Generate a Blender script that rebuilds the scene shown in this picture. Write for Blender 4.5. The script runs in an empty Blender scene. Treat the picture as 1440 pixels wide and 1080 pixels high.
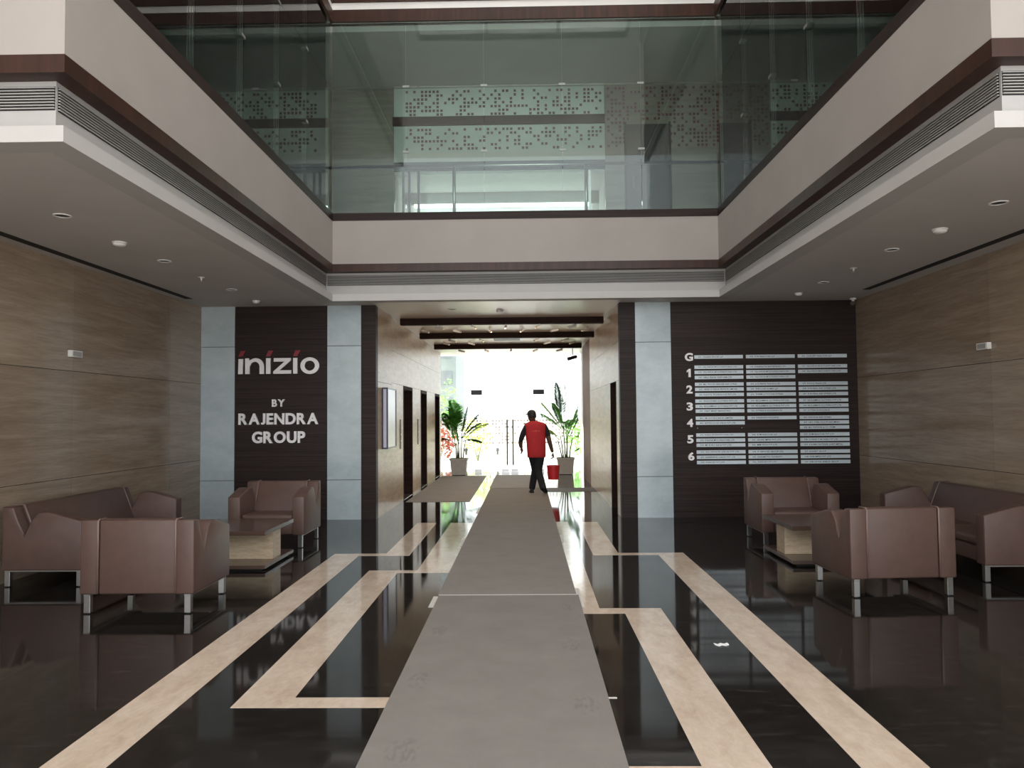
import bpy, bmesh, math, random
from mathutils import Vector, Matrix

# ------------------------------------------------------------------ camera
S = bpy.context.scene
COL = S.collection
PITCH, ROLL, YAW = 0.04116, -0.00863, -0.01754
EYE = Vector((0.0, 0.0, 1.60))
fwd = Vector((math.sin(YAW) * math.cos(PITCH), math.cos(YAW) * math.cos(PITCH), math.sin(PITCH)))
rgt = Vector((math.cos(YAW), -math.sin(YAW), 0))
upv = rgt.cross(fwd)
r2 = rgt * math.cos(ROLL) + upv * math.sin(ROLL)
u2 = upv * math.cos(ROLL) - rgt * math.sin(ROLL)
cd = bpy.data.cameras.new('camera')
cd.sensor_width = 36.0
cd.lens = 1090.0 * 36.0 / 1440.0
cd.clip_start, cd.clip_end = 0.05, 500
cam = bpy.data.objects.new('camera', cd)
COL.objects.link(cam)
m = Matrix((r2, u2, -fwd)).transposed().to_4x4()
m.translation = EYE
cam.matrix_world = m
S.camera = cam

# ------------------------------------------------------------------ sky and exposure
S.view_settings.view_transform = 'Standard'
S.view_settings.look = 'None'
S.view_settings.gamma = 1.0
S.view_settings.use_curve_mapping = False
S.view_settings.exposure = 0.55
W = bpy.data.worlds.new('overcast_sky')
S.world = W
W.use_nodes = True
bg = W.node_tree.nodes['Background']
bg.inputs[0].default_value = (0.93, 0.97, 1.0, 1)
bg.inputs[1].default_value = 2.3
sd = bpy.data.lights.new('sun', 'SUN')
sd.energy = 15.0
sd.color = (1.0, 0.93, 0.84)
sd.angle = math.radians(3)
sun = bpy.data.objects.new('sun', sd)
COL.objects.link(sun)
sun.rotation_euler = Vector((0.90, 0.05, -0.43)).to_track_quat('-Z', 'Y').to_euler()
S.cycles.use_denoising = True
S.cycles.max_bounces = 10
S.cycles.diffuse_bounces = 6
S.cycles.glossy_bounces = 5
S.cycles.transmission_bounces = 6
S.cycles.transparent_max_bounces = 24
S.cycles.caustics_reflective = True
S.cycles.blur_glossy = 0.6
S.cycles.caustics_refractive = False
S.cycles.sample_clamp_indirect = 6.0

# ------------------------------------------------------------------ materials
def mat(name):
    x = bpy.data.materials.new(name)
    x.use_nodes = True
    nt = x.node_tree
    return x, nt, nt.nodes['Principled BSDF']

def N(nt, t, **kw):
    n = nt.nodes.new(t)
    for k, v in kw.items():
        if k == 'inp':
            for a, b in v.items():
                n.inputs[a].default_value = b
        else:
            setattr(n, k, v)
    return n

def ramp(nt, src, stops):
    r = nt.nodes.new('ShaderNodeValToRGB')
    e = r.color_ramp.elements
    while len(e) < len(stops):
        e.new(0.5)
    for i, (p, c) in enumerate(stops):
        e[i].position = p
        e[i].color = (*c, 1)
    nt.links.new(src, r.inputs[0])
    return r.outputs[0]

def coords(nt, scale=(1, 1, 1)):
    tc = nt.nodes.new('ShaderNodeTexCoord')
    mp = nt.nodes.new('ShaderNodeMapping')
    mp.inputs['Scale'].default_value = scale
    nt.links.new(tc.outputs['Object'], mp.inputs[0])
    return mp.outputs[0]

def noise(nt, vec, scale, detail=4, rough=0.55, dist=0.0):
    n = nt.nodes.new('ShaderNodeTexNoise')
    n.inputs['Scale'].default_value = scale
    n.inputs['Detail'].default_value = detail
    n.inputs['Roughness'].default_value = rough
    n.inputs['Distortion'].default_value = dist
    nt.links.new(vec, n.inputs['Vector'])
    return n.outputs['Fac']

def bump(nt, b, h, strength, dist=0.01):
    n = nt.nodes.new('ShaderNodeBump')
    n.inputs['Strength'].default_value = strength
    n.inputs['Distance'].default_value = dist
    nt.links.new(h, n.inputs['Height'])
    nt.links.new(n.outputs[0], b.inputs['Normal'])

def plain(name, col, rough=0.5, metal=0.0, var=0.06, nscale=6.0, spec=0.5, bmp=0.0):
    x, nt, b = mat(name)
    v = coords(nt)
    f = noise(nt, v, nscale, 4)
    lo = tuple(max(0, c * (1 - var)) for c in col)
    hi = tuple(min(1, c * (1 + var)) for c in col)
    nt.links.new(ramp(nt, f, [(0.3, lo), (0.7, hi)]), b.inputs['Base Color'])
    b.inputs['Roughness'].default_value = rough
    b.inputs['Metallic'].default_value = metal
    b.inputs['Specular IOR Level'].default_value = spec
    if bmp:
        bump(nt, b, noise(nt, v, 160, 3), bmp, 0.004)
    return x

def stone(name, stops, stretch, scale, rough, vein=None, spec=0.5, rnd=0.0):
    """banded / veined stone: noise stretched along the bedding"""
    x, nt, b = mat(name)
    v = coords(nt, stretch)
    f = noise(nt, v, scale, 8, 0.62, 0.4)
    c = ramp(nt, f, stops)
    if vein:
        f2 = noise(nt, v, scale * 4.5, 6, 0.6, 0.8)
        mx = N(nt, 'ShaderNodeMixRGB', blend_type='MULTIPLY', inp={0: vein})
        nt.links.new(c, mx.inputs[1])
        nt.links.new(ramp(nt, f2, [(0.35, (0.62, 0.58, 0.54)), (0.62, (1, 1, 1))]), mx.inputs[2])
        c = mx.outputs[0]
    if rnd:
        oi = nt.nodes.new('ShaderNodeObjectInfo')
        mr = N(nt, 'ShaderNodeMapRange', inp={3: 1 - rnd, 4: 1 + rnd})
        nt.links.new(oi.outputs['Random'], mr.inputs[0])
        hs = N(nt, 'ShaderNodeHueSaturation')
        nt.links.new(mr.outputs[0], hs.inputs['Value'])
        nt.links.new(c, hs.inputs['Color'])
        c = hs.outputs[0]
    nt.links.new(c, b.inputs['Base Color'])
    b.inputs['Roughness'].default_value = rough
    b.inputs['Specular IOR Level'].default_value = spec
    return x

M = {}
M['granite'] = stone('polished_dark_granite', [(0.3, (0.010, 0.009, 0.008)), (0.55, (0.018, 0.016, 0.0145)), (0.75, (0.046, 0.040, 0.036))], (1, 3, 1), 5.5, 0.045, None, 0.38)
def scuff(m, lo, hi):
    # polish wear: roughness drifts in soft patches
    nt = m.node_tree
    mr = N(nt, 'ShaderNodeMapRange', inp={1: 0.3, 2: 0.7, 3: lo, 4: hi})
    nt.links.new(noise(nt, coords(nt), 1.7, 5), mr.inputs[0])
    nt.links.new(mr.outputs[0], nt.nodes['Principled BSDF'].inputs['Roughness'])
scuff(M['granite'], 0.035, 0.080)
M['cream'] = stone('polished_cream_marble', [(0.25, (0.55, 0.42, 0.32)), (0.5, (0.66, 0.53, 0.42)), (0.8, (0.76, 0.64, 0.53))], (1, 0.45, 1), 6.0, 0.10, 0.25, 0.45)
M['brownstone'] = stone('polished_brown_stone', [(0.3, (0.06, 0.045, 0.035)), (0.7, (0.12, 0.09, 0.07))], (1, 2, 1), 6.0, 0.6, None, 0.2)
M['travertine'] = stone('polished_travertine', [(0.25, (0.275, 0.205, 0.148)), (0.5, (0.36, 0.275, 0.203)), (0.78, (0.46, 0.36, 0.275))], (0.35, 0.35, 5.0), 2.6, 0.16, 0.35, 0.5, 0.07)
M['travertine_light'] = stone('honed_travertine_block', [(0.25, (0.40, 0.30, 0.19)), (0.5, (0.56, 0.44, 0.30)), (0.8, (0.68, 0.56, 0.40))], (1.2, 1.2, 6.0), 5.0, 0.35, 0.5)
M['corridor_stone'] = stone('mirror_polished_beige_stone', [(0.25, (0.44, 0.315, 0.20)), (0.5, (0.58, 0.43, 0.29)), (0.8, (0.70, 0.54, 0.38))], (0.6, 0.6, 4.0), 3.0, 0.30, 0.5, 0.10, 0.06)
M['pale_marble'] = stone('pale_blue_grey_marble', [(0.25, (0.41, 0.485, 0.51)), (0.5, (0.475, 0.55, 0.575)), (0.8, (0.54, 0.61, 0.635))], (1, 1, 1.6), 2.2, 0.14, 0.12, 0.5, 0.02)
M['wenge'] = stone('dark_wenge_laminate', [(0.25, (0.012, 0.007, 0.006)), (0.5, (0.026, 0.016, 0.014)), (0.8, (0.052, 0.032, 0.028))], (0.35, 0.35, 26.0), 2.2, 0.5, None, 0.2)
M['walnut'] = stone('red_brown_veneer', [(0.2, (0.020, 0.008, 0.005)), (0.5, (0.040, 0.015, 0.009)), (0.8, (0.075, 0.027, 0.014))], (9.0, 9.0, 0.5), 1.4, 0.4, None, 0.35)
M['table_wood'] = stone('dark_table_veneer', [(0.25, (0.045, 0.026, 0.020)), (0.5, (0.075, 0.045, 0.034)), (0.8, (0.11, 0.068, 0.052))], (0.6, 8.0, 8.0), 2.2, 0.22, None, 0.5)
M['beam_wood'] = stone('dark_beam_veneer', [(0.25, (0.020, 0.010, 0.008)), (0.8, (0.050, 0.028, 0.022))], (0.4, 6.0, 6.0), 2.2, 0.75, None, 0.1)
M['corridor_wood'] = stone('brown_corridor_veneer', [(0.25, (0.16, 0.075, 0.045)), (0.8, (0.26, 0.13, 0.08))], (6.0, 6.0, 0.5), 2.0, 0.6, None, 0.15)
M['plaster'] = plain('pinkish_cream_paint', (0.365, 0.328, 0.300), 0.7, 0, 0.035, 1.6)
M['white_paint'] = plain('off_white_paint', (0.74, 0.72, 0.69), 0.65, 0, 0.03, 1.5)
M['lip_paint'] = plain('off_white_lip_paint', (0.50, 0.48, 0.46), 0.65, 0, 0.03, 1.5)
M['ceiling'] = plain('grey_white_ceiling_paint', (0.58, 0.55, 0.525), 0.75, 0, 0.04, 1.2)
M['gloss_ceiling'] = plain('semi_gloss_ceiling_paint', (0.80, 0.71, 0.62), 0.29, 0, 0.05, 1.2, 0.3)
M['upper_wall'] = stone('grey_travertine_upper', [(0.25, (0.20, 0.175, 0.145)), (0.5, (0.27, 0.24, 0.20)), (0.8, (0.34, 0.30, 0.26))], (0.4, 0.4, 5.0), 2.4, 0.35, 0.3)
M['leather'] = plain('brown_leather', (0.105, 0.060, 0.048), 0.42, 0, 0.10, 9.0, 0.5, 0.12)
M['seam_highlight'] = plain('highlit_seam_leather', (0.19, 0.12, 0.10), 0.36, 0, 0.08, 9.0)  # seam ridges, leather lightened to paint in their highlights
M['steel'] = plain('brushed_steel', (0.55, 0.55, 0.54), 0.28, 1.0, 0.05, 30)
M['clamp_steel'] = plain('satin_clamp_steel', (0.30, 0.31, 0.30), 0.5, 0.8, 0.05, 20)
M['dark_metal'] = plain('dark_grey_metal', (0.05, 0.05, 0.052), 0.4, 0.6, 0.08, 20)
M['slat'] = plain('aluminium_grille_paint', (0.42, 0.405, 0.39), 0.45, 0.0, 0.03, 4)
M['black'] = plain('black_void', (0.008, 0.008, 0.008), 0.7, 0, 0.2, 5)
M['letter'] = plain('white_acrylic_letter', (0.93, 0.90, 0.91), 0.35, 0, 0.02, 4)
M['red_letter'] = plain('red_acrylic', (0.22, 0.012, 0.016), 0.35, 0, 0.05, 4)
M['plate'] = plain('satin_aluminium_plate', (0.68, 0.75, 0.80), 0.35, 0.0, 0.12, 1.3)
M['print'] = plain('dark_print', (0.035, 0.035, 0.04), 0.5, 0, 0.1, 8)
M['white_plastic'] = plain('white_plastic', (0.84, 0.82, 0.79), 0.4, 0, 0.02, 5)
M['rubber'] = plain('black_rubber', (0.012, 0.012, 0.012), 0.6, 0, 0.1, 9)
M['pot'] = plain('grey_stone_planter', (0.66, 0.62, 0.57), 0.6, 0, 0.06, 9)
def leafmat(name, col):
    x, nt, b = mat(name)
    v = coords(nt)
    c = ramp(nt, noise(nt, v, 7, 3), [(0.3, tuple(k * .65 for k in col)), (0.7, tuple(k * 1.35 for k in col))])
    nt.links.new(c, b.inputs['Base Color'])
    b.inputs['Roughness'].default_value = 0.4
    tl = N(nt, 'ShaderNodeBsdfTranslucent')
    nt.links.new(c, tl.inputs[0])
    mx = N(nt, 'ShaderNodeMixShader', inp={0: 0.68})
    nt.links.new(b.outputs[0], mx.inputs[1])
    nt.links.new(tl.outputs[0], mx.inputs[2])
    nt.links.new(mx.outputs[0], nt.nodes['Material Output'].inputs[0])
    return x
M['soil'] = plain('dark_soil', (0.03, 0.02, 0.014), 0.9, 0, 0.4, 60)
M['leaf'] = leafmat('palm_leaf_green', (0.24, 0.58, 0.12))
M['leaf_dark'] = leafmat('palm_leaf_dark', (0.06, 0.14, 0.07))
M['leaf_yellow'] = leafmat('palm_leaf_yellow_green', (0.50, 0.62, 0.10))
M['leaf_red'] = leafmat('copper_red_leaf', (0.30, 0.075, 0.045))
M['cane'] = plain('palm_cane', (0.13, 0.15, 0.05), 0.5, 0, 0.3, 14)
M['skin'] = plain('brown_skin', (0.10, 0.048, 0.030), 0.5, 0, 0.05, 12)
M['hair'] = plain('black_hair', (0.010, 0.009, 0.009), 0.6, 0, 0.2, 60)
M['black_cloth'] = plain('black_cloth', (0.010, 0.010, 0.013), 0.85, 0, 0.15, 40)
M['red_cloth'] = plain('red_shirt_cloth', (0.50, 0.022, 0.028), 0.8, 0, 0.08, 14)
M['print_red'] = plain('pale_red_print', (0.62, 0.13, 0.11), 0.7, 0, 0.05, 14)
M['bucket'] = plain('red_bucket_plastic', (0.60, 0.020, 0.028), 0.35, 0, 0.04, 8)
M['tape'] = plain('pale_tape', (0.62, 0.58, 0.53), 0.5, 0, 0.08, 20)
M['fleck_white'] = plain('matt_white', (0.88, 0.88, 0.88), 0.7, 0, 0.02, 20)
M['red_tile'] = plain('dark_red_square', (0.12, 0.03, 0.028), 0.5, 0, 0.5, 1.7)
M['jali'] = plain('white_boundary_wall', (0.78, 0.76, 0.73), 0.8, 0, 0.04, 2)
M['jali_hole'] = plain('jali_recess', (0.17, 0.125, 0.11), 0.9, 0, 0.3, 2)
M['paving'] = plain('pale_paving', (0.62, 0.61, 0.59), 0.8, 0, 0.08, 2)
M['pale_building'] = plain('pale_render', (0.72, 0.75, 0.75), 0.8, 0, 0.04, 0.6)
M['green_building'] = plain('grey_green_cladding', (0.20, 0.235, 0.225), 0.5, 0, 0.12, 0.8)
M['far_window'] = plain('far_window_glass', (0.16, 0.18, 0.19), 0.25, 0, 0.2, 1.0)
M['display'] = plain('lilac_white_panel', (0.62, 0.62, 0.74), 0.25, 0, 0.04, 4)
M['display_frame'] = plain('dark_violet_frame', (0.035, 0.028, 0.055), 0.35, 0, 0.05, 6)
M['lift_steel'] = plain('brown_steel_lift_door', (0.16, 0.13, 0.11), 0.3, 0.7, 0.05, 3)
M['door_dark'] = stone('dark_door_veneer', [(0.25, (0.010, 0.008, 0.010)), (0.8, (0.030, 0.024, 0.026))], (6, 6, 0.5), 2.0, 0.4)

# mats: woven grey carpet with worn scuffs
def carpet(name, col, marks):
    x, nt, b = mat(name)
    v = coords(nt)
    f = noise(nt, v, 240, 2, 0.6)
    f2 = noise(nt, v, 3.0, 5, 0.6)
    mx = N(nt, 'ShaderNodeMath', operation='MULTIPLY_ADD', inp={1: 0.35, 2: 0.0})
    nt.links.new(f, mx.inputs[0])
    ad = N(nt, 'ShaderNodeMath', operation='MULTIPLY_ADD', inp={1: 0.65})
    nt.links.new(f2, ad.inputs[0])
    nt.links.new(mx.outputs[0], ad.inputs[2])
    c = ramp(nt, ad.outputs[0], [(0.30, tuple(k * 0.92 for k in col)), (0.68, tuple(k * 1.10 for k in col))])
    if marks:
        tc = nt.nodes.new('ShaderNodeTexCoord')
        acc = None
        for (px, py, rx, ry) in marks:
            sb = N(nt, 'ShaderNodeVectorMath', operation='SUBTRACT')
            sb.inputs[1].default_value = (px, py, 0)
            nt.links.new(tc.outputs['Object'], sb.inputs[0])
            dv = N(nt, 'ShaderNodeVectorMath', operation='MULTIPLY')
            dv.inputs[1].default_value = (1 / rx, 1 / ry, 0)
            nt.links.new(sb.outputs[0], dv.inputs[0])
            ln = N(nt, 'ShaderNodeVectorMath', operation='LENGTH')
            nt.links.new(dv.outputs[0], ln.inputs[0])
            mr = N(nt, 'ShaderNodeMapRange', inp={1: 1.1, 2: 0.7, 3: 0.0, 4: 1.0})
            nt.links.new(ln.outputs['Value'], mr.inputs[0])
            if acc is None:
                acc = mr.outputs[0]
            else:
                a = N(nt, 'ShaderNodeMath', operation='MAXIMUM')
                nt.links.new(acc, a.inputs[0])
                nt.links.new(mr.outputs[0], a.inputs[1])
                acc = a.outputs[0]
        w = noise(nt, coords(nt, (1.6, 0.6, 1)), 26, 2, 0.5)
        wm = N(nt, 'ShaderNodeMapRange', inp={1: 0.45, 2: 0.62, 3: 0.0, 4: 0.20})
        nt.links.new(w, wm.inputs[0])
        ml = N(nt, 'ShaderNodeMath', operation='MULTIPLY')
        nt.links.new(acc, ml.inputs[0])
        nt.links.new(wm.outputs[0], ml.inputs[1])
        mm = N(nt, 'ShaderNodeMixRGB')
        nt.links.new(ml.outputs[0], mm.inputs[0])
        nt.links.new(c, mm.inputs[1])
        mm.inputs[2].default_value = (0.06, 0.055, 0.052, 1)
        c = mm.outputs[0]
    nt.links.new(c, b.inputs['Base Color'])
    b.inputs['Roughness'].default_value = 0.92
    b.inputs['Specular IOR Level'].default_value = 0.15
    bump(nt, b, f, 0.25, 0.003)
    return x

M['mat_grey'] = carpet('grey_woven_runner', (0.235, 0.21, 0.192), [(-0.66, 5.83, .07, .14), (-0.66, 4.75, .07, .16), (-0.60, 3.75, .09, .16), (0.33, 6.5, .06, .12), (0.30, 5.45, .07, .14), (0.31, 4.35, .08, .14)])
M['mat_dark'] = carpet('brown_grey_runner', (0.255, 0.228, 0.206), [])
M['mat_entry'] = carpet('charcoal_entry_mat', (0.33, 0.30, 0.28), [])

def glass_mat(name, tint, rough=0.0, ior=1.5, gcol=(1, 1, 1)):
    x = bpy.data.materials.new(name)
    x.use_nodes = True
    nt = x.node_tree
    nt.nodes.remove(nt.nodes['Principled BSDF'])
    out = nt.nodes['Material Output']
    fr = N(nt, 'ShaderNodeFresnel', inp={0: ior})
    tr = N(nt, 'ShaderNodeBsdfTransparent')
    tr.inputs[0].default_value = (*tint, 1)
    gl = N(nt, 'ShaderNodeBsdfGlossy')
    gl.inputs['Roughness'].default_value = rough
    gl.inputs['Color'].default_value = (*gcol, 1)
    mx = N(nt, 'ShaderNodeMixShader')
    nt.links.new(fr.outputs[0], mx.inputs[0])
    nt.links.new(tr.outputs[0], mx.inputs[1])
    nt.links.new(gl.outputs[0], mx.inputs[2])
    nt.links.new(mx.outputs[0], out.inputs[0])
    return x

M['green_glass'] = glass_mat('green_tinted_glass', (0.78, 0.845, 0.82))
M['clear_glass'] = glass_mat('clear_door_glass', (0.96, 0.98, 0.97))
M['glass_edge'] = plain('green_glass_edge', (0.16, 0.30, 0.28), 0.2, 0, 0.05, 3)

def film():
    x, nt, b = mat('frosted_white_film')
    b.inputs['Base Color'].default_value = (0.78, 0.80, 0.77, 1)
    b.inputs['Roughness'].default_value = 0.6
    tl = N(nt, 'ShaderNodeBsdfTranslucent')
    v = coords(nt)
    nt.links.new(ramp(nt, noise(nt, v, 1.2, 3), [(0.3, (0.62, 0.70, 0.67)), (0.7, (0.78, 0.84, 0.81))]), tl.inputs[0])
    mx = N(nt, 'ShaderNodeMixShader', inp={0: 0.5})
    nt.links.new(b.outputs[0], mx.inputs[1])
    nt.links.new(tl.outputs[0], mx.inputs[2])
    nt.links.new(mx.outputs[0], nt.nodes['Material Output'].inputs[0])
    return x
M['film'] = film()

def emitter(name, col, s):
    x, nt, b = mat(name)
    b.inputs['Base Color'].default_value = (*col, 1)
    b.inputs['Emission Color'].default_value = (*col, 1)
    b.inputs['Emission Strength'].default_value = s
    return x
M['spot_lens'] = emitter('warm_spot_lens', (0.35, 0.28, 0.2), 0.25)
M['cove_led'] = emitter('cove_led_white', (0.92, 1.0, 0.97), 4.5)

# ------------------------------------------------------------------ mesh helpers
class MB:
    def __init__(s):
        s.v, s.f = [], []

    def box(s, x0, x1, y0, y1, z0, z1):
        n = len(s.v)
        s.v += [(x0, y0, z0), (x1, y0, z0), (x1, y1, z0), (x0, y1, z0), (x0, y0, z1), (x1, y0, z1), (x1, y1, z1), (x0, y1, z1)]
        s.f += [tuple(n + i for i in q) for q in ((0, 3, 2, 1), (4, 5, 6, 7), (0, 1, 5, 4), (1, 2, 6, 5), (2, 3, 7, 6), (3, 0, 4, 7))]
        return s

    def prism(s, poly, a, b, axis='z'):
        """extrude a 2D polygon from a to b along axis; x: (y,z), y: (x,z), z: (x,y)"""
        n, k = len(s.v), len(poly)
        def p3(p, t):
            return {'x': (t, p[0], p[1]), 'y': (p[0], t, p[1]), 'z': (p[0], p[1], t)}[axis]
        s.v += [p3(p, a) for p in poly] + [p3(p, b) for p in poly]
        s.f.append(tuple(n + i for i in range(k))[::-1])
        s.f.append(tuple(n + k + i for i in range(k)))
        for i in range(k):
            j = (i + 1) % k
            s.f.append((n + i, n + j, n + k + j, n + k + i))
        return s

    def tube(s, pts, rad, n=8, cap=True):
        pts = [Vector(p) for p in pts]
        rads = rad if isinstance(rad, (list, tuple)) else [rad] * len(pts)
        base = len(s.v)
        prev = None
        for i, p in enumerate(pts):
            d = (pts[min(i + 1, len(pts) - 1)] - pts[max(i - 1, 0)]).normalized()
            if prev is None:
                a = Vector((0, 0, 1)) if abs(d.z) < 0.9 else Vector((1, 0, 0))
                prev = d.cross(a).normalized()
            prev = (prev - d * prev.dot(d)).normalized()
            q = d.cross(prev)
            for k in range(n):
                t = 2 * math.pi * k / n
                s.v.append(tuple(p + (prev * math.cos(t) + q * math.sin(t)) * rads[i]))
        for i in range(len(pts) - 1):
            for k in range(n):
                a, b = base + i * n + k, base + i * n + (k + 1) % n
                s.f.append((a, b, b + n, a + n))
        if cap:
            s.f.append(tuple(base + k for k in range(n))[::-1])
            s.f.append(tuple(base + (len(pts) - 1) * n + k for k in range(n)))
        return s

    def rings(s, rings, cap=True):
        base, n = len(s.v), len(rings[0])
        for r in rings:
            s.v += [tuple(p) for p in r]
        for i in range(len(rings) - 1):
            for k in range(n):
                a, b = base + i * n + k, base + i * n + (k + 1) % n
                s.f.append((a, b, b + n, a + n))
        if cap:
            s.f.append(tuple(base + k for k in range(n))[::-1])
            s.f.append(tuple(base + (len(rings) - 1) * n + k for k in range(n)))
        return s

    def lathe(s, prof, n=20, c=(0, 0, 0), cap=True):
        return s.rings([[(c[0] + r * math.cos(2 * math.pi * k / n), c[1] + r * math.sin(2 * math.pi * k / n), c[2] + z) for k in range(n)] for r, z in prof], cap)

    def quad(s, a, b, c, d):
        n = len(s.v)
        s.v += [tuple(a), tuple(b), tuple(c), tuple(d)]
        s.f.append((n, n + 1, n + 2, n + 3))
        return s

    def mesh(s, name, bevel=0.0, seg=2, smooth=False):
        me = bpy.data.meshes.new(name)
        me.from_pydata(s.v, [], s.f)
        bm = bmesh.new()
        bm.from_mesh(me)
        bmesh.ops.recalc_face_normals(bm, faces=bm.faces)
        if bevel:
            bmesh.ops.bevel(bm, geom=list(bm.edges), offset=bevel, segments=seg, profile=0.5, affect='EDGES', clamp_overlap=True)
        bm.to_mesh(me)
        bm.free()
        if smooth:
            for p in me.polygons:
                p.use_smooth = True
        return me

    def build(s, name, material, parent=None, bevel=0.0, seg=2, smooth=False, loc=None, rotz=None):
        return link(name, s.mesh(name, bevel, seg, smooth), material, parent, loc, rotz)

def link(name, me, material, parent=None, loc=None, rotz=None):
    if material is not None and not me.materials:
        me.materials.append(M[material] if isinstance(material, str) else material)
    o = bpy.data.objects.new(name, me)
    COL.objects.link(o)
    if parent is not None:
        o.parent = parent
    if loc is not None:
        o.location = loc
    if rotz is not None:
        o.rotation_euler = (0, 0, rotz)
    return o

def tag(o, label, cat, group=None, kind=None):
    o['label'] = label
    o['category'] = cat
    if group:
        o['group'] = group
    if kind:
        o['kind'] = kind
    return o

def thing(name, label, cat, loc=(0, 0, 0), rotz=0.0, group=None, kind=None):
    o = bpy.data.objects.new(name, None)
    o.empty_display_size = 0.1
    COL.objects.link(o)
    o.location = loc
    o.rotation_euler = (0, 0, rotz)
    return tag(o, label, cat, group, kind)

def copy_tree(o, parent=None):
    c = o.copy()
    COL.objects.link(c)
    c.parent = parent
    for ch in list(o.children):
        copy_tree(ch, c)
    return c

def struct(o, label, cat):
    return tag(o, label, cat, None, 'structure')

def text_mesh(txt, res=3, offset=0.0, extrude=0.0, spacing=1.0):
    cu = bpy.data.curves.new('txt', 'FONT')
    cu.body = txt
    cu.resolution_u = res
    cu.offset = offset
    cu.extrude = extrude
    cu.space_character = spacing
    ob = bpy.data.objects.new('txt', cu)
    COL.objects.link(ob)
    dg = bpy.context.evaluated_depsgraph_get()
    me = bpy.data.meshes.new_from_object(ob.evaluated_get(dg))
    bpy.data.objects.remove(ob)
    bpy.data.curves.remove(cu)
    me.materials.clear()
    return me

def stand_text(me, x0, x1, z0, z1, y):
    """scale a text mesh to a box standing upright and facing the -Y side; back at y"""
    xs = [v.co.x for v in me.vertices]
    ys = [v.co.y for v in me.vertices]
    zs = [v.co.z for v in me.vertices]
    ax, bx, ay, by, az = min(xs), max(xs), min(ys), max(ys), min(zs)
    for v in me.vertices:
        c = v.co.copy()
        v.co = (x0 + (c.x - ax) / (bx - ax) * (x1 - x0), y - (c.z - az), z0 + (c.y - ay) / (by - ay) * (z1 - z0))
    return me

# ------------------------------------------------------------------ key dimensions (metres)
XL, XR = -5.14, 5.18          # side walls
YW = 12.18                    # sign wall
YB = 1.6                      # open entrance front
AX, AXR = -2.92, 2.93         # atrium opening
YN, YF = 4.80, 11.657         # near and far edge of atrium bulkhead
ZC = 3.37                     # ceiling
CL, CR = -2.36, 1.48          # passage walls
YG = 22.2                     # glass front at the far end
ZU, ZT = 4.65, 7.60           # upper floor, upper ceiling
YU = 13.9                     # upper back wall
ROOF = 10.6

# ------------------------------------------------------------------ floor
fl = MB().box(XL - 0.3, XR + 0.3, -0.5, YW + 10.4, -0.2, 0.0).build('floor', 'granite')
struct(fl, 'polished black granite lobby floor with mirror-like reflections', 'floor')
def inlay(n, poly, label, m='cream'):
    o = MB().prism(poly, -0.01, 0.0015, 'z').build('trim_%d' % n, m)
    struct(o, label, 'floor inlay')
inlay(1, [(-2.255, -.5), (-2.255, 9.13), (-1.648, 9.13), (-1.648, 11.73), (-1.36, 11.73), (-1.36, 8.985), (-1.945, 8.985), (-1.945, -.5)],
      'cream marble floor stripe stepping toward the lift side, beside the sign-wall sofas')
inlay(2, [(-1.65, 4.325), (-1.65, 8.13), (-1.145, 8.13), (-1.145, 11.71), (-0.70, 11.71), (-0.70, 8.0), (-1.335, 8.0), (-1.335, 4.48), (-0.5, 4.48), (-0.5, 4.325)],
      'cream marble floor stripe with square hook ending under the grey runner')
inlay(3, [(0.30, 11.75), (0.612, 11.75), (0.595, 6.505), (1.10, 6.505), (1.10, -.5), (0.785, -.5), (0.785, 3.45), (0.2, 3.45), (0.2, 3.607), (0.785, 3.607), (0.785, 6.335), (0.30, 6.335)],
      'cream marble floor stripe hugging the runner on the directory side')
inlay(4, [(0.755, 11.73), (1.055, 11.73), (1.055, 9.09), (1.805, 9.09), (1.805, -.5), (1.497, -.5), (1.497, 8.95), (0.755, 8.95)],
      'outer cream marble floor stripe on the directory side with short step')
inlay(5, [(0.44, 16.33), (CR, 16.33), (CR, 17.27), (0.44, 17.27)], 'brown stone band across the passage floor beside the runner', 'brownstone')

# ------------------------------------------------------------------ walls
# side walls: backing plus polished slabs with open joints
def slab_wall(name, label, xin, side, YB=YB):
    # backing behind the slabs, slabs 25 mm thick, front face at xin
    xo = xin + side * 0.03
    bk = MB().box(min(xo, xo + side * 0.25), max(xo, xo + side * 0.25), YB, YW + 0.3, -0.1, ROOF).build(name, 'black')
    struct(bk, label, 'wall')
    ys = [12.20, 11.10, 8.70, 6.30, 3.90, YB]
    zs = [0.0, 0.945, 2.150, ZC]
    j = 0.003
    for a, b in zip(ys[1:], ys[:-1]):
        for c, d in zip(zs[:-1], zs[1:]):
            MB().box(min(xin, xo), max(xin, xo), a + 0.0012, b - 0.0012, c + (j if c else 0), d - (j if d < ZC else 0)).build('panel', 'travertine', bk)
        if a < YN + 0.2:
            top = MB().box(min(xin, xo), max(xin, xo), a + .001, min(b, YN - 0.02) - .001, ZC + j, ROOF)
            if a < YN - 0.1:
                top.build('panel', 'travertine', bk)
    return bk
slab_wall('wall_left', 'brown polished travertine side wall behind the sofa, on the sign side', XL, -1, -1.2)  # near end extended out of view to cut sky light on the other bay
slab_wall('wall_right', 'brown polished travertine side wall behind the sofa, on the directory side', XR, 1)

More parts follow.
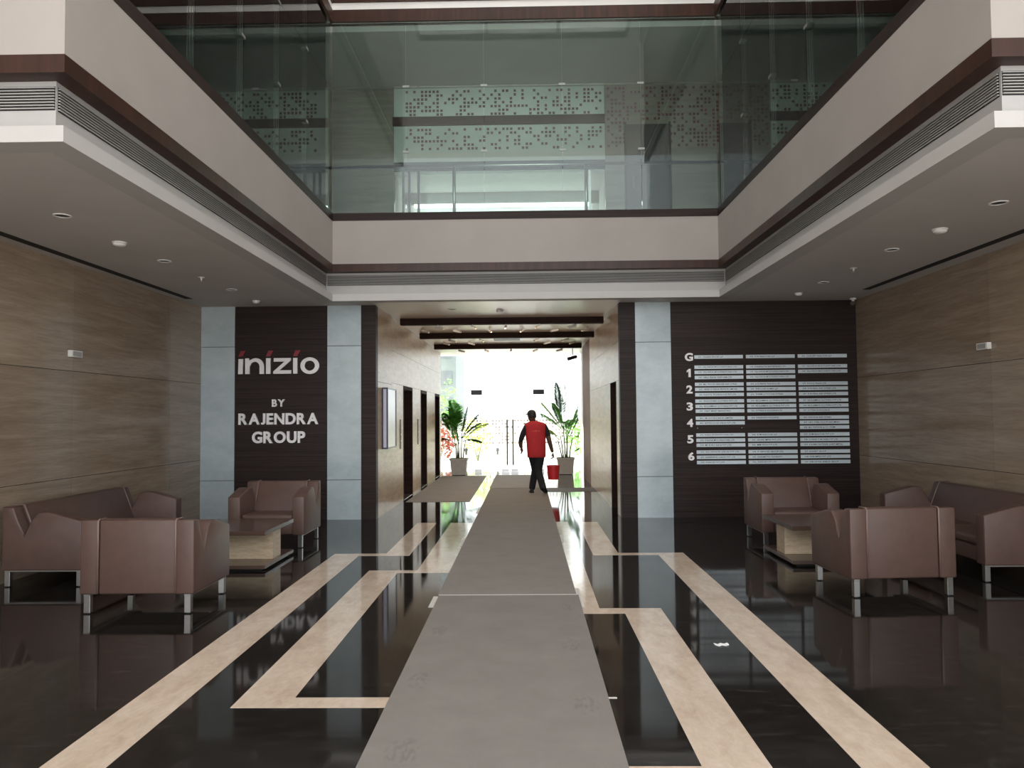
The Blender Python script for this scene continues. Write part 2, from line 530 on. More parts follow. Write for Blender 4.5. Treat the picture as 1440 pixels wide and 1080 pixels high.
# sign wall pieces on plane YW
wl = MB().box(XL - 0.2, CL - 0.02, YW + 0.03, YW + 0.35, 0, ZC + 0.02).build('wall_sign', 'black')
struct(wl, 'wall with dark wood panel and pale pilasters carrying the white lettering', 'wall')
wr = MB().box(CR + 0.02, XR + 0.2, YW + 0.03, YW + 0.35, 0, ZC + 0.02).build('wall_directory', 'black')
struct(wr, 'wall with dark wood panelling carrying the tenant directory', 'wall')
def pilaster(x0, x1, parent, z1, z2):
    zs = [0.0, z1, z2, ZC]
    for c, d in zip(zs[:-1], zs[1:]):
        MB().box(x0, x1, YW - 0.015, YW + 0.035, c + (0.004 if c else 0), d - (0.004 if d < ZC else 0)).build('marble_slab', 'pale_marble', parent)
pilaster(-5.138, -4.602, wl, 0.62, 2.73)
pilaster(-3.128, -2.594, wl, 0.62, 2.73)
pilaster(1.730, 2.283, wr, 0.637, 2.74)
MB().box(-4.600, -3.130, YW, YW + 0.035, 0, ZC).build('wood_panel', 'wenge', wl)
MB().box(-2.592, CL, YW - 0.005, YW + 0.16, 0, ZC).build('wood_panel', 'wenge', wl)
MB().box(CR, 1.728, YW - 0.005, YW + 0.16, 0, ZC).build('wood_panel', 'wenge', wr)
MB().box(2.285, XR, YW, YW + 0.035, 0.09, ZC).build('wood_panel', 'wenge', wr)
MB().box(2.285, XR, YW + 0.004, YW + 0.035, 0.0, 0.086).build('skirting', 'wenge', wr)

# passage walls -------------------------------------------------------------
pl = MB().box(CL - 0.75, CL - 0.45, YW + 0.16, 21.5, 0, ZC).build('wall_passage_left', 'black')
struct(pl, 'mirror-polished beige stone passage wall with lift doors', 'wall')
HZ = 2.20
def stone_box(y0, y1, z0, z1, parent, x0=None, x1=None, m='corridor_stone', name='panel'):
    return MB().box(x0 if x0 is not None else CL - 0.45, x1 if x1 is not None else CL, y0 + 0.002, y1 - 0.002, z0, z1).build(name, m, parent)
lifts = [(14.90, 16.10), (17.38, 18.42), (20.10, 21.15)]
stone_box(YW + 0.162, 13.62, 0, HZ - 0.035, pl)
stone_box(YW + 0.162, 13.62, HZ - 0.030, ZC, pl)
edges = [13.62] + [e for l in lifts for e in l] + [21.5]
for a, b in zip(edges[0::2], edges[1::2]):
    stone_box(a, b, 0, HZ, pl)
hy = [13.62, 15.5, 17.4, 19.3, 21.5]
for a, b in zip(hy[:-1], hy[1:]):
    stone_box(a, b, HZ + 0.004, 2.78, pl)
    stone_box(a, b, 2.784, ZC, pl)
for i, (a, b) in enumerate(lifts):
    lab = ['lift doorway nearest the lightbox display', 'middle lift doorway between two others', 'lift doorway next to the glass front'][i]
    d = thing('door_%d' % (i + 1), lab + ', dark jambs and steel leaves', 'lift door', (0, 0, 0), kind='structure')
    MB().box(CL - 0.24, CL + 0.006, b - 0.06, b - 0.001, 0, HZ).build('jamb', 'beam_wood', d)
    MB().box(CL - 0.24, CL + 0.006, a + 0.001, a + 0.06, 0, HZ).build('jamb', 'beam_wood', d)
    MB().box(CL - 0.24, CL + 0.006, a + 0.06, b - 0.06, HZ - 0.07, HZ).build('head', 'beam_wood', d)
    mid = (a + b) / 2
    MB().box(CL - 0.25, CL - 0.21, a + 0.06, mid - 0.002, 0.0, HZ - 0.07).build('leaf', 'lift_steel', d)
    MB().box(CL - 0.25, CL - 0.21, mid + 0.002, b - 0.06, 0.0, HZ - 0.07).build('leaf', 'lift_steel', d)
    MB().box(CL - 0.2, CL + 0.004, a + 0.06, b - 0.06, 0.001, 0.006).build('sill', 'steel', d)
pr = MB().box(CR + 0.46, CR + 0.7, YW + 0.16, 22.6, 0, ZC).build('wall_passage_right', 'black')
struct(pr, 'beige polished stone passage wall with narrow dark doorway', 'wall')
def rbox(y0, y1, z0, z1, m='corridor_stone', x0=CR, x1=CR + 0.45, name='panel'):
    return MB().box(x0, x1, y0 + 0.002, y1 - 0.002, z0, z1).build(name, m, pr)
rbox(YW + 0.162, 12.70, 0, 2.15); rbox(13.55, 15.9, 0, 2.15); rbox(15.9, 17.86, 0, 2.15)
rbox(YW + 0.162, 14.3, 2.154, 2.78); rbox(14.3, 16.0, 2.154, 2.78); rbox(16.0, 17.86, 2.154, 2.78)
rbox(YW + 0.162, 14.3, 2.784, ZC); rbox(14.3, 16.0, 2.784, ZC); rbox(16.0, 17.86, 2.784, ZC)
rbox(17.862, 20.1, 0, ZC, 'corridor_wood', name='wood_panel')
rbox(20.1, 22.6, 0, ZC, 'white_paint', CR + 0.12, CR + 0.45)
d = thing('door_4', 'narrow dark doorway in the passage wall beside the directory', 'door', kind='structure')
MB().box(CR + 0.10, CR + 0.14, 12.74, 13.51, 0.0, 2.12).build('leaf', 'door_dark', d)
MB().box(CR - 0.004, CR + 0.15, 13.50, 13.549, 0, 2.149).build('jamb', 'beam_wood', d)
MB().box(CR - 0.004, CR + 0.15, 12.701, 12.75, 0, 2.149).build('jamb', 'beam_wood', d)

# ------------------------------------------------------------------ ceilings
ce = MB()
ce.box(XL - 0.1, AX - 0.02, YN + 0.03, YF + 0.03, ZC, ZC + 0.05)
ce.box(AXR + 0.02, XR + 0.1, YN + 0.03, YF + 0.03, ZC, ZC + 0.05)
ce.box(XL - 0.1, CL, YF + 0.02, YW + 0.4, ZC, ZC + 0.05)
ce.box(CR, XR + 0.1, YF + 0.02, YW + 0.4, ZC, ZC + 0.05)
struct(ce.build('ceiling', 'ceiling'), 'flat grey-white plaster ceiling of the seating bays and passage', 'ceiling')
struct(MB().box(CL - 0.5, CR + 0.5, YW + 0.4, YG + 0.4, ZC, ZC + 0.05).box(CL, CR, YF + 0.02, YW + 0.4, ZC, ZC + 0.05).build('ceiling_passage', 'gloss_ceiling'), 'semi-gloss white ceiling of the passage', 'ceiling')
for nm, x0, x1, lab in (('trim_6', XL + 0.13, XL + 0.235, 'dark slot running along the ceiling edge on the sign side'), ('trim_7', XR - 0.335, XR - 0.23, 'dark slot running along the ceiling edge on the directory side')):
    struct(MB().box(x0, x1, YN + 0.2, 11.30 if x0 < 0 else 11.14, ZC - 0.004, ZC + 0.01).build(nm, 'black'), lab, 'ceiling slot')

# upper floor slab, its ceiling, roof
up = MB()
up.box(XL - 0.1, AX - 0.1, YN + 0.1, YF + 0.1, 4.40, ZU)
up.box(AXR + 0.1, XR + 0.1, YN + 0.1, YF + 0.1, 4.40, ZU)
up.box(XL - 0.1, XR + 0.1, YF + 0.1, 18.5, 4.40, ZU)
struct(up.build('floor_upper', 'white_paint'), 'upper storey walkway floor around the atrium', 'floor')
uc = MB()
uc.box(XL - 0.1, AX - 0.14, YN + 0.14, YF + 0.14, ZT, ZT + 0.1)
uc.box(AXR + 0.14, XR + 0.1, YN + 0.14, YF + 0.14, ZT, ZT + 0.1)
uc.box(XL - 0.1, XR + 0.1, YF + 0.14, YU + 0.2, ZT, ZT + 0.1)
struct(uc.build('ceiling_upper', 'ceiling'), 'upper storey ceiling seen behind the green glass', 'ceiling')
for nm, x0, x1, lab in (('wall_upper_left', XL - 0.2, XL, 'upper storey side wall behind glass on the sign side'), ('wall_upper_right', XR, XR + 0.2, 'upper storey side wall behind glass on the directory side')):
    struct(MB().box(x0, x1, YN + 0.1, YU + 0.2, ZC + 0.1, ROOF).build(nm, 'upper_wall'), lab, 'wall')
rf = MB()
SKX, SKY0, SKY1 = 2.5, 5.2, 11.2
rf.box(XL - 0.3, XR + 0.3, -3.2, SKY0, ROOF, ROOF + 0.2)  # unseen front overhang, added so the far glass reflects something dark
rf.box(XL - 0.3, XR + 0.3, SKY1, 19, ROOF, ROOF + 0.2)
rf.box(XL - 0.3, -SKX, SKY0, SKY1, ROOF, ROOF + 0.2)
rf.box(SKX, XR + 0.3, SKY0, SKY1, ROOF, ROOF + 0.2)
struct(rf.build('ceiling_roof', 'white_paint'), 'roof over the double-height entrance hall', 'ceiling')
cn = MB()
cn.box(XR, XR + .25, -3.2, 1.59, 6.6, ROOF).box(XL - .25, XL, -3.2, -1.21, 6.6, ROOF)  # unseen panels added to block sky mirrored in the upper glass
struct(cn.build('wall_reflection_screen', 'upper_wall'), 'side screens of the high entrance canopy', 'wall')
sk = thing('window_2', 'skylight over the atrium, frosted glass in dark bars', 'skylight', kind='structure')  # unseen opening with bars only, added to light the floor below
for x in (-SKX + .03, -SKX / 3, SKX / 3, SKX - .03):
    MB().box(x - .03, x + .03, SKY0, SKY1, ROOF + .02, ROOF + .14).build('bar', 'dark_metal', sk)
for k in range(5):
    y = SKY0 + .03 + k * (SKY1 - SKY0 - .06) / 4
    MB().box(-SKX, SKX, y - .03, y + .03, ROOF + .03, ROOF + .13).build('bar', 'dark_metal', sk)
for (x0, x1, y0, y1) in ((-SKX - .15, -SKX, SKY0 - .15, SKY1 + .15), (SKX, SKX + .15, SKY0 - .15, SKY1 + .15), (-SKX, SKX, SKY0 - .15, SKY0), (-SKX, SKX, SKY1, SKY1 + .15)):
    MB().box(x0, x1, y0, y1, ROOF + .2, ROOF + 2.9).build('sun_shield', 'white_paint', sk)  # tall upstand added to keep direct sun off the glass below
# upper ring above the glass (next storey edge)
def offset_path(pts, d):
    """offset an open polyline to its left by d with mitred corners"""
    out = []
    P = [Vector(p) for p in pts]
    for i, p in enumerate(P):
        ns = []
        if i > 0:
            t = (P[i] - P[i - 1]).normalized(); ns.append(Vector((-t.y, t.x)))
        if i < len(P) - 1:
            t = (P[i + 1] - P[i]).normalized(); ns.append(Vector((-t.y, t.x)))
        if len(ns) == 1:
            out.append(p + ns[0] * d)
        else:
            b = (ns[0] + ns[1])
            b = b / (b.length_squared) * 2
            out.append(p + b * d)
    return out
PATH = [(XL, YN), (AX, YN), (AX, YF), (AXR, YF), (AXR, YN), (XR, YN)]
def band(z0, z1, d0, d1, path=PATH):
    """solid band that follows the atrium edge; d = distance behind the face (left of the path is into the slab)"""
    a, b = offset_path(path, d0), offset_path(path, d1)
    mb = MB()
    for i in range(len(path) - 1):
        q = [a[i], a[i + 1], b[i + 1], b[i]]
        mb.prism([(p.x, p.y) for p in q], z0, z1, 'z')
    return mb

struct(band(3.365, 3.47, 0.0, 0.20).build('trim_8', 'lip_paint'), 'off-white projecting lip along the foot of the atrium bulkhead', 'trim')
struct(band(3.47, 3.812, 0.13, 0.20).build('wall_bulkhead_recess', 'slat'), 'recessed pale band holding the long air grilles', 'wall')
struct(band(3.812, 3.93, -0.004, 0.20).build('trim_9', 'walnut'), 'red-brown wood band running round the atrium above the air grilles', 'trim')
struct(band(3.93, 4.592, 0.0, 0.14).build('wall_bulkhead', 'plaster'), 'pinkish cream plastered bulkhead round the atrium', 'wall')
struct(band(4.592, 4.71, -0.004, 0.14).build('trim_10', 'wenge'), 'dark wood coping below the green glass', 'trim')
struct(band(7.69, 7.88, 0.0, 0.2).build('trim_11', 'walnut'), 'dark wood band above the green glass', 'trim')
struct(band(7.88, 7.995, 0.02, 0.2).build('trim_12', 'white_paint'), 'thin white band above the upper wood band', 'trim')
struct(band(7.995, 8.6, 0.0, 0.2).build('trim_13', 'walnut'), 'topmost wood band of the atrium edge', 'trim')
struct(band(8.6, ROOF, 0.02, 0.2).build('wall_top', 'plaster'), 'plastered wall above the uppermost wood band', 'wall')

# ------------------------------------------------------------------ air grilles
def grille(label, p0, p1, nrm):
    g = thing('air_grille', label, 'air grille', group='long air grilles round the atrium')
    p0, p1, nrm = Vector((*p0, 0)), Vector((*p1, 0)), Vector((*nrm, 0))
    t = (p1 - p0).normalized()
    def bar(name, z0, z1, d0, d1, m):
        a, b, c, e = p0 + nrm * d0, p1 + nrm * d0, p1 + nrm * d1, p0 + nrm * d1
        MB().prism([(q.x, q.y) for q in (a, b, c, e)], z0, z1, 'z').build(name, m, g)
    bar('backing', 3.620, 3.778, 0.0005, 0.003, 'black')
    for k in range(8):
        z = 3.6305 + k * 0.0196
        bar('slat', z - 0.0028, z + 0.0028, 0.0035, 0.015, 'slat')
    return g
R = 0.13
grille('long air grille of thin slats on the sign side of the atrium', (AX - R, YN + R + .02), (AX - R, YF + R - .02), (1, 0))
grille('long air grille of thin slats on the directory side of the atrium', (AXR + R, YN + R + .02), (AXR + R, YF + R - .02), (-1, 0))
grille('long air grille of thin slats over the passage mouth', (AX - R + .02, YF + R), (AXR + R - .02, YF + R), (0, -1))
grille('short bright air grille facing the entrance, on the sign side', (XL + .01, YN + R), (AX - R - .004, YN + R), (0, -1))
grille('short bright air grille facing the entrance, on the directory side', (AXR + R + .004, YN + R), (XR - .01, YN + R), (0, -1))

# ------------------------------------------------------------------ green glass screens
def glass_screen(label, edges, plane, axis, clamps=True):
    g = thing('glass_screen', label, 'glass screen')
    for a, b in zip(edges[:-1], edges[1:]):
        for z0, z1 in ((4.712, 6.676), (6.684, 7.688)):
            mb = MB()
            if axis == 'x':
                mb.box(a + .003, b - .003, plane - .006, plane + .006, z0, z1)
            else:
                mb.box(plane - .006, plane + .006, a + .003, b - .003, z0, z1)
            mb.build('pane', 'green_glass', g)
    for e in edges[1:-1]:
        for z in (5.66, 6.68):
            mb = MB()
            if axis == 'x':
                mb.box(e - .05, e + .05, plane - .010, plane + .010, z - .016, z + .016)
            else:
                mb.box(plane - .010, plane + .010, e - .05, e + .05, z - .016, z + .016)
            mb.build('clamp', 'clamp_steel', g)
    return g
gs = glass_screen('green glass screen above the bulkhead over the passage mouth', [AX - .02, -1.8, -0.6, 0.6, 1.8, AXR + .02], YF + 0.05, 'x')
ys = [4.86, 5.63, 6.83, 8.03, 9.23, 10.43, YF + .03]
glass_screen('green glass screen along the atrium on the sign side', ys, AX - 0.05, 'y')
glass_screen('green glass screen along the atrium on the directory side', ys, AXR + 0.05, 'y')
glass_screen('green glass screen facing the entrance on the sign side', [XL, -4.03, AX - .06], YN + 0.05, 'x')
glass_screen('green glass screen facing the entrance on the directory side', [AXR + .06, 4.05, XR], YN + 0.05, 'x')

def handrail(label, p0, p1, posts, group=None):
    h = thing('handrail', label, 'handrail')
    MB().tube([p0, p1], 0.024, 12).build('rail', 'steel', h, smooth=True)
    for (x, y) in posts:
        MB().tube([(x, y, ZU), (x, y, 5.47)], 0.026, 12).build('post', 'steel', h, smooth=True)
    return h
HZR = 5.49
handrail('steel handrail behind the green glass over the passage mouth', (AX - .2, YF + .22, HZR), (AXR + .2, YF + .22, HZR), [(-1.08, YF + .22), (0.965, YF + .22)])
handrail('steel handrail behind the green glass on the sign side', (AX - .2, 5.0, HZR), (AX - .2, YF + .15, HZR), [(AX - .2, 5.6), (AX - .2, 7.1), (AX - .2, 9.6)])
handrail('steel handrail behind the green glass on the directory side', (AXR + .2, 5.0, HZR), (AXR + .2, YF + .15, HZR), [(AXR + .2, 5.6), (AXR + .2, 7.1), (AXR + .2, 9.6)])

# ------------------------------------------------------------------ upper back wall and lift lobby
uw = MB()
uw.box(XL, CL, YU, YU + .15, ZU, ZT)
uw.box(CR, XR, YU, YU + .15, ZU, ZT)
uwo = uw.build('wall_upper_back', 'upper_wall')
struct(uwo, 'upper storey back wall of greyish travertine behind the glass', 'wall')
lob = MB()
lob.box(CL - .15, CL, YU + .15, 15.3, ZU, ZT)
lob.box(CR, CR + .15, YU + .15, 15.3, ZU, ZT)
lob.box(CL, CR, 15.2, 15.3, ZU, ZT)
struct(lob.build('wall_upper_lobby', 'white_paint'), 'white walls of the lit upper lobby', 'wall')
struct(MB().box(CL, CR, YU + .1, 15.2, 6.02, 6.08).build('ceiling_upper_lobby', 'white_paint'), 'bright white ceiling of the upper lobby', 'ceiling')
struct(MB().box(CL, CR, 15.12, 15.198, 5.79, 6.018).build('trim_14', 'upper_wall'), 'grey band below the upper lobby ceiling', 'trim')
led = thing('cove_light', 'thin bright cove light line on the upper lobby back wall', 'light')
MB().box(CL + .2, CR - .2, 15.10, 15.18, 5.735, 5.785).build('tube', 'cove_led', led)
MB().box(CL + .2, CR - .2, 15.185, 15.199, 5.72, 5.79).build('channel', 'white_paint', led)
lf = thing('frosted_lintel', 'frosted white panel with dark red squares over the upper lobby opening', 'glazing panel')
MB().box(CL, CR, YU + .02, YU + .03, 6.42, ZT).build('film', 'film', lf)
MB().box(CL, CR, YU + .015, YU + .045, 6.23, 6.42).build('film', 'white_paint', lf)
MB().box(CL - .02, CR + .0, YU - .03, YU + .015, 6.90, 7.06).build('dark_bar', 'beam_wood', lf)  # bar stands in for a beam's dark silhouette behind the film
MB().box(CL, CR, YU - .0, YU + .05, 6.07, 6.23).build('dark_bar', 'dark_metal', lf)  # transom above the lobby opening
led2 = thing('ceiling_light', 'long white ceiling lamp behind the frosted lintel upstairs', 'light')  # hidden lamp placed to make the film glow from behind
MB().box(CL + .3, CR - .3, 14.6, 14.75, 7.45, 7.50).build('diffuser', 'cove_led', led2)
MB().box(CL + .28, CR - .28, 14.58, 14.77, 7.50, 7.599).build('housing', 'white_paint', led2)
struct(MB().box(CL, CR, YU + .2, 15.2, ZT, ZT + .05).build('ceiling_upper_void', 'white_paint'), 'white soffit above the frosted lintel', 'ceiling')
# squares: dark red pieces on lintel and wall
random.seed(11)
def squares(x0, x1, z0, z1, y, step, size, fill, skip=None):
    mb = MB()
    nx, nz = int((x1 - x0) / step), int(round((z1 - z0) / step))
    for i in range(nx):
        for k in range(nz):
            if random.random() < fill:
                x, z = x0 + (i + .5) * step, z0 + (k + .5) * step
                if skip and skip(x, z):
                    continue
                mb.box(x - size / 2, x + size / 2, y - .006, y, z - size / 2, z + size / 2)
    return mb
sq = squares(-2.16, CR, 6.44, 7.57, YU + .02, 0.0706, 0.044, 0.47, lambda x, z: 6.88 < z < 7.08).build('square_tile', 'red_tile', lf)
sq['kind'] = 'stuff'
sq = squares(CR + .03, 4.9, 6.44, 7.57, YU, 0.0706, 0.044, 0.47, lambda x, z: 1.84 < x < 2.66 and z < 6.92).build('square_tile', 'red_tile', uwo)
sq['kind'] = 'stuff'
d = thing('door_5', 'dark upstairs door behind the green glass beside the red squares', 'door', kind='structure')
MB().box(1.87, 2.63, YU - .03, YU - .001, ZU, 6.86).build('leaf', 'door_dark', d)
MB().tube([(1.98, YU - .06, 5.65), (1.98, YU - .06, 5.9)], 0.012, 8).build('handle', 'steel', d)
MB().box(1.83, 1.868, YU - .04, YU - .001, ZU, 6.90).build('jamb', 'beam_wood', d)
MB().box(2.632, 2.67, YU - .04, YU - .001, ZU, 6.90).build('jamb', 'beam_wood', d)
gd = thing('glass_door', 'framed glass door standing in the upper lobby opening', 'door')
for x in (-2.20, -2.09, -1.92, 1.12, 1.20):
    MB().box(x - .022, x + .022, YU + .05, YU + .09, ZU, 6.07).build('mullion', 'dark_metal' if x < 0 else 'steel', gd)
MB().box(-1.9, 1.1, YU + .065, YU + .075, ZU, 6.065).build('pane', 'clear_glass', gd)

# ------------------------------------------------------------------ seating
def side_profile(D):
    # (depth from the rear face, height): back post, V notch, sloping arm
    return [(0.0, 0.160), (0.0, 0.768), (0.105, 0.762), (0.150, 0.640), (0.212, 0.500), (0.285, 0.640), (0.345, 0.712), (0.44, 0.716), (D, 0.628), (D, 0.160)]

def make_seat(name, label, cat, Wd, D, nseat, group):
    """local frame: x across, rear face at y=0, front at y=D (faces +y), floor at z=0"""
    t = thing(name, label, cat, group=group)
    h = Wd / 2
    A = 0.150
    for s in (-1, 1):
        x0, x1 = (-h, -h + A) if s < 0 else (h - A, h)
        MB().prism(side_profile(D), x0, x1, 'x').build('arm', 'leather', t, bevel=0.013, seg=3, smooth=True)
    # central back with its own rounded edges, so a seam shows against the arms
    MB().prism([(0.006, 0.160), (0.006, 0.768), (0.125, 0.772), (0.265, 0.40), (0.30, 0.160)], -h + A + .003, h - A - .003, 'x').build('backrest', 'leather', t, bevel=0.016, seg=3, smooth=True)
    for s in (-1, 1):
        xs_ = s * (h - A - .0)
        MB().tube([(xs_, -.001, .17), (xs_, -.001, .755), (xs_, .010, .770), (xs_, .118, .772), (xs_, .262, .41)], .009, 8).build('seam_highlight', 'seam_highlight', t, smooth=True)
    w = (Wd - 2 * A - .006) / nseat
    for k in range(nseat):
        a = -h + A + .003 + k * w
        MB().box(a + .001, a + w - .001, 0.25, D - .03, 0.318, 0.405).build('seat_cushion', 'leather', t, bevel=0.03, seg=4, smooth=True)
    MB().box(-h + A + .003, h - A - .003, 0.305, D - .055, 0.162, 0.316).build('seat_base', 'leather', t, bevel=0.012, seg=2, smooth=True)
    for s in (-1, 1):
        xo = s * (h - .055)
        MB().box(xo - .026, xo + .026, 0.012, D - .012, 0.146, 0.1595).build('side_rail', 'steel', t)
        for y in (0.012, D - .062):
            leg = MB().box(xo - .026, xo + .026, y, y + .05, 0.008, 0.146).build('leg', 'steel', t, bevel=0.003, seg=1)
            MB().lathe([(0.018, 0.0), (0.018, 0.008)], 12, (xo, y + .025, 0)).build('foot', 'rubber', leg)
    return t

arm0 = make_seat('armchair', 'brown leather armchair turned away from the entrance, on the sign side', 'armchair', 0.945, 0.78, 1, 'brown leather seating')
arm0.location = (-3.213, 6.375, 0)
a = copy_tree(arm0); a['label'] = 'brown leather armchair against the wall under the white lettering'
a.location = (-3.207, 10.31, 0); a.rotation_euler = (0, 0, math.pi)
a = copy_tree(arm0); a['label'] = 'brown leather armchair turned away from the entrance, on the directory side'
a.location = (3.27, 6.845, 0); a.rotation_euler = (0, 0, math.radians(4.2))
a = copy_tree(arm0); a['label'] = 'brown leather armchair under the tenant directory'
a.location = (3.325, 10.30, 0); a.rotation_euler = (0, 0, math.pi)
sofa0 = make_seat('sofa', 'long brown leather sofa along the travertine wall on the sign side', 'sofa', 2.16, 0.77, 2, 'brown leather seating')
sofa0.location = (-5.03, 8.47, 0); sofa0.rotation_euler = (0, 0, -math.pi / 2)
a = copy_tree(sofa0); a['label'] = 'long brown leather sofa along the travertine wall on the directory side'
a.location = (5.055, 8.47, 0); a.rotation_euler = (0, 0, math.pi / 2)

def make_table(label):
    t = thing('coffee_table', label, 'table', group='coffee tables')
    MB().box(-.475, .475, -.5, .5, 0.372, 0.418).build('table_top', 'table_wood', t, bevel=0.003, seg=1)
    MB().box(-.43, .43, -.11, .16, 0.060, 0.372).build('pillar', 'travertine_light', t, bevel=0.002, seg=1)
    b = MB().box(-.475, .475, -.5, .5, 0.022, 0.060).build('base_plate', 'table_wood', t, bevel=0.003, seg=1)
    MB().box(-.42, .42, -.44, .44, 0.0, 0.022).build('plinth', 'rubber', b)
    return t
tb = make_table('dark wood coffee table on travertine block, on the sign side')
tb.location = (-3.215, 8.62, 0)
tb2 = copy_tree(tb); tb2['label'] = 'dark wood coffee table on travertine block, on the directory side'
tb2.location = (3.255, 8.73, 0)

# ------------------------------------------------------------------ runners and mats
def floor_mat(label, x0, x1, y0, y1, m, h=0.006):
    o = MB().box(x0, x1, y0, y1, 0.0016, h).build('floor_mat', m)
    return tag(o, label, 'mat')
r1 = floor_mat('long pale grey runner nearest the entrance', -0.79, 0.452, -.45, 6.975, 'mat_grey', .0075)
r2m = floor_mat('brownish grey runner continuing into the passage', -0.80, 0.435, 6.99, 17.2, 'mat_dark', .0075)
floor_mat('charcoal mat in front of the lift doors', -2.27, -1.07, 14.58, 20.85, 'mat_entry')
floor_mat('charcoal mat before the glass doors at the runner end', -0.82, 0.40, 17.28, 21.05, 'mat_entry')
MB().box(-0.795, 0.44, 6.968, 6.992, .0075, .0085).build('seam_tape', 'tape', r1)
for (x0, x1, y0, y1) in ((-0.835, -0.79, 6.55, 6.95), (0.43, 0.475, 6.55, 7.25), (0.452, 0.50, 4.45, 4.475)):
    MB().box(x0, x1, y0, y1, .0016, .0026).build('tape_piece', 'tape', r1)
for (x0, x1, y0, y1) in ((-0.845, -0.80, 9.6, 10.2), (-0.84, -0.80, 12.8, 13.5), (0.435, 0.475, 9.9, 10.5)):
    MB().box(x0, x1, y0, y1, .0016, .0026).build('tape_piece', 'tape', r2m)
# small white fleck of four thin slanted pieces
mb = MB()
pts = [(-.045, .02), (-.02, -.012), (.005, .012), (.03, .0), (.05, .015)]
for i in range(4):
    (x0, y0), (x1, y1) = pts[i], pts[i + 1]
    mb.prism([(x0, y0), (x1, y1), (x1, y1 + .05), (x0, y0 + .05)], .0016 + .002 * (i % 2), .004 + .003 * (i % 2), 'z')
tag(mb.build('floor_fleck', 'fleck_white', loc=(1.34, 5.44, 0)), 'small white scrap of paper on the black floor between marble stripes', 'paper scrap')

# ------------------------------------------------------------------ lettering on the sign wall
YL = YW
sg = thing('wall_lettering', 'large white lower-case lettering with red dots on dark wood', 'sign', (0, 0, 0))
def letter(poly_fn, name, m, parent):
    return poly_fn.build(name, m, parent)
z0, z1 = 2.297, 2.545
dpt = 0.03
def P(pts):
    return MB().prism(pts, YL - dpt, YL - .0005, 'y')
def dot(x, parent):
    # leaning red accent above the stem
    MB().prism([(x - .035, 2.575), (x + .035, 2.575), (x + .085, 2.665), (x + .005, 2.665)], YL - dpt, YL - .0005, 'y').build('red_dot', 'red_letter', parent)
l = P([(-4.541, z0), (-4.471, z0), (-4.466, z1 - .01), (-4.536, z1 - .01)]).build('letter_i', 'letter', sg); dot(-4.505, l)
# n : outline with arch
arch_o = [(-4.135 - .148 + .148 * math.cos(t), 2.397 + .150 * math.sin(t)) for t in [math.pi * k / 12 for k in range(13)]]
no = [(-4.430, z0), (-4.430, z1), (-4.372, z1), (-4.368, z1 - .035)] + [(-4.262 + .130 * math.cos(t), 2.415 + .132 * math.sin(t)) for t in [math.radians(d) for d in range(125, -1, -10)]] + [(-4.132, z0), (-4.200, z0)] + [(-4.278 + .078 * math.cos(t), 2.412 + .080 * math.sin(t)) for t in [math.radians(d) for d in range(0, 140, 12)]] + [(-4.360, 2.41), (-4.360, z0)]
P(no).build('letter_n', 'letter', sg)
l = P([(-4.098, z0), (-4.028, z0), (-4.028, z1), (-4.098, z1)]).build('letter_i', 'letter', sg); dot(-4.065, l)
P([(-3.985, z0), (-3.700, z0), (-3.700, z0 + .055), (-3.885, z0 + .055), (-3.705, z1 - .035), (-3.705, z1), (-3.975, z1), (-3.975, z1 - .055), (-3.805, z1 - .055), (-3.985, z0 + .035)]).build('letter_z', 'letter', sg)
l = P([(-3.668, z0), (-3.602, z0), (-3.602, z1), (-3.668, z1)]).build('letter_i', 'letter', sg); dot(-3.635, l)
mb = MB()
n = 36
oc, orr = (-3.405, 2.421), (.148, .132)
ro = [[(oc[0] + orr[0] * k1 * math.cos(2 * math.pi * i / n), y, oc[1] + orr[1] * k2 * math.sin(2 * math.pi * i / n)) for i in range(n)] for (k1, k2, y) in ((1, 1, YL - .0005), (1, 1, YL - dpt), (.56, .60, YL - dpt), (.56, .60, YL - .0005))]
mb.rings(ro + [ro[0]], cap=False).build('letter_o', 'letter', sg)

def word(parent, txt, x0, x1, z0, z1, off, gap, name='letter'):
    mets = []
    for ch in txt:
        me = text_mesh(ch, 5, off, 0.015)
        xs = [v.co.x for v in me.vertices]
        mets.append((me, max(xs) - min(xs)))
    tot = sum(w for _, w in mets) + gap * (len(txt) - 1)
    k = (x1 - x0) / tot
    x = x0
    for (me, w), ch in zip(mets, txt):
        stand_text(me, x, x + w * k, z0, z1, YL - .0005)
        link('%s_%s' % (name, ch.lower()), me, 'letter', parent)
        x += (w + gap) * k
sg2 = thing('wall_lettering', 'three lines of white capital letters below the red-dotted lettering', 'sign')
word(sg2, 'BY', -4.003, -3.800, 1.777, 1.893, .030, 0.10)
word(sg2, 'RAJENDRA', -4.533, -3.269, 1.497, 1.675, .035, 0.08)
word(sg2, 'GROUP', -4.316, -3.476, 1.204, 1.388, .035, 0.08)

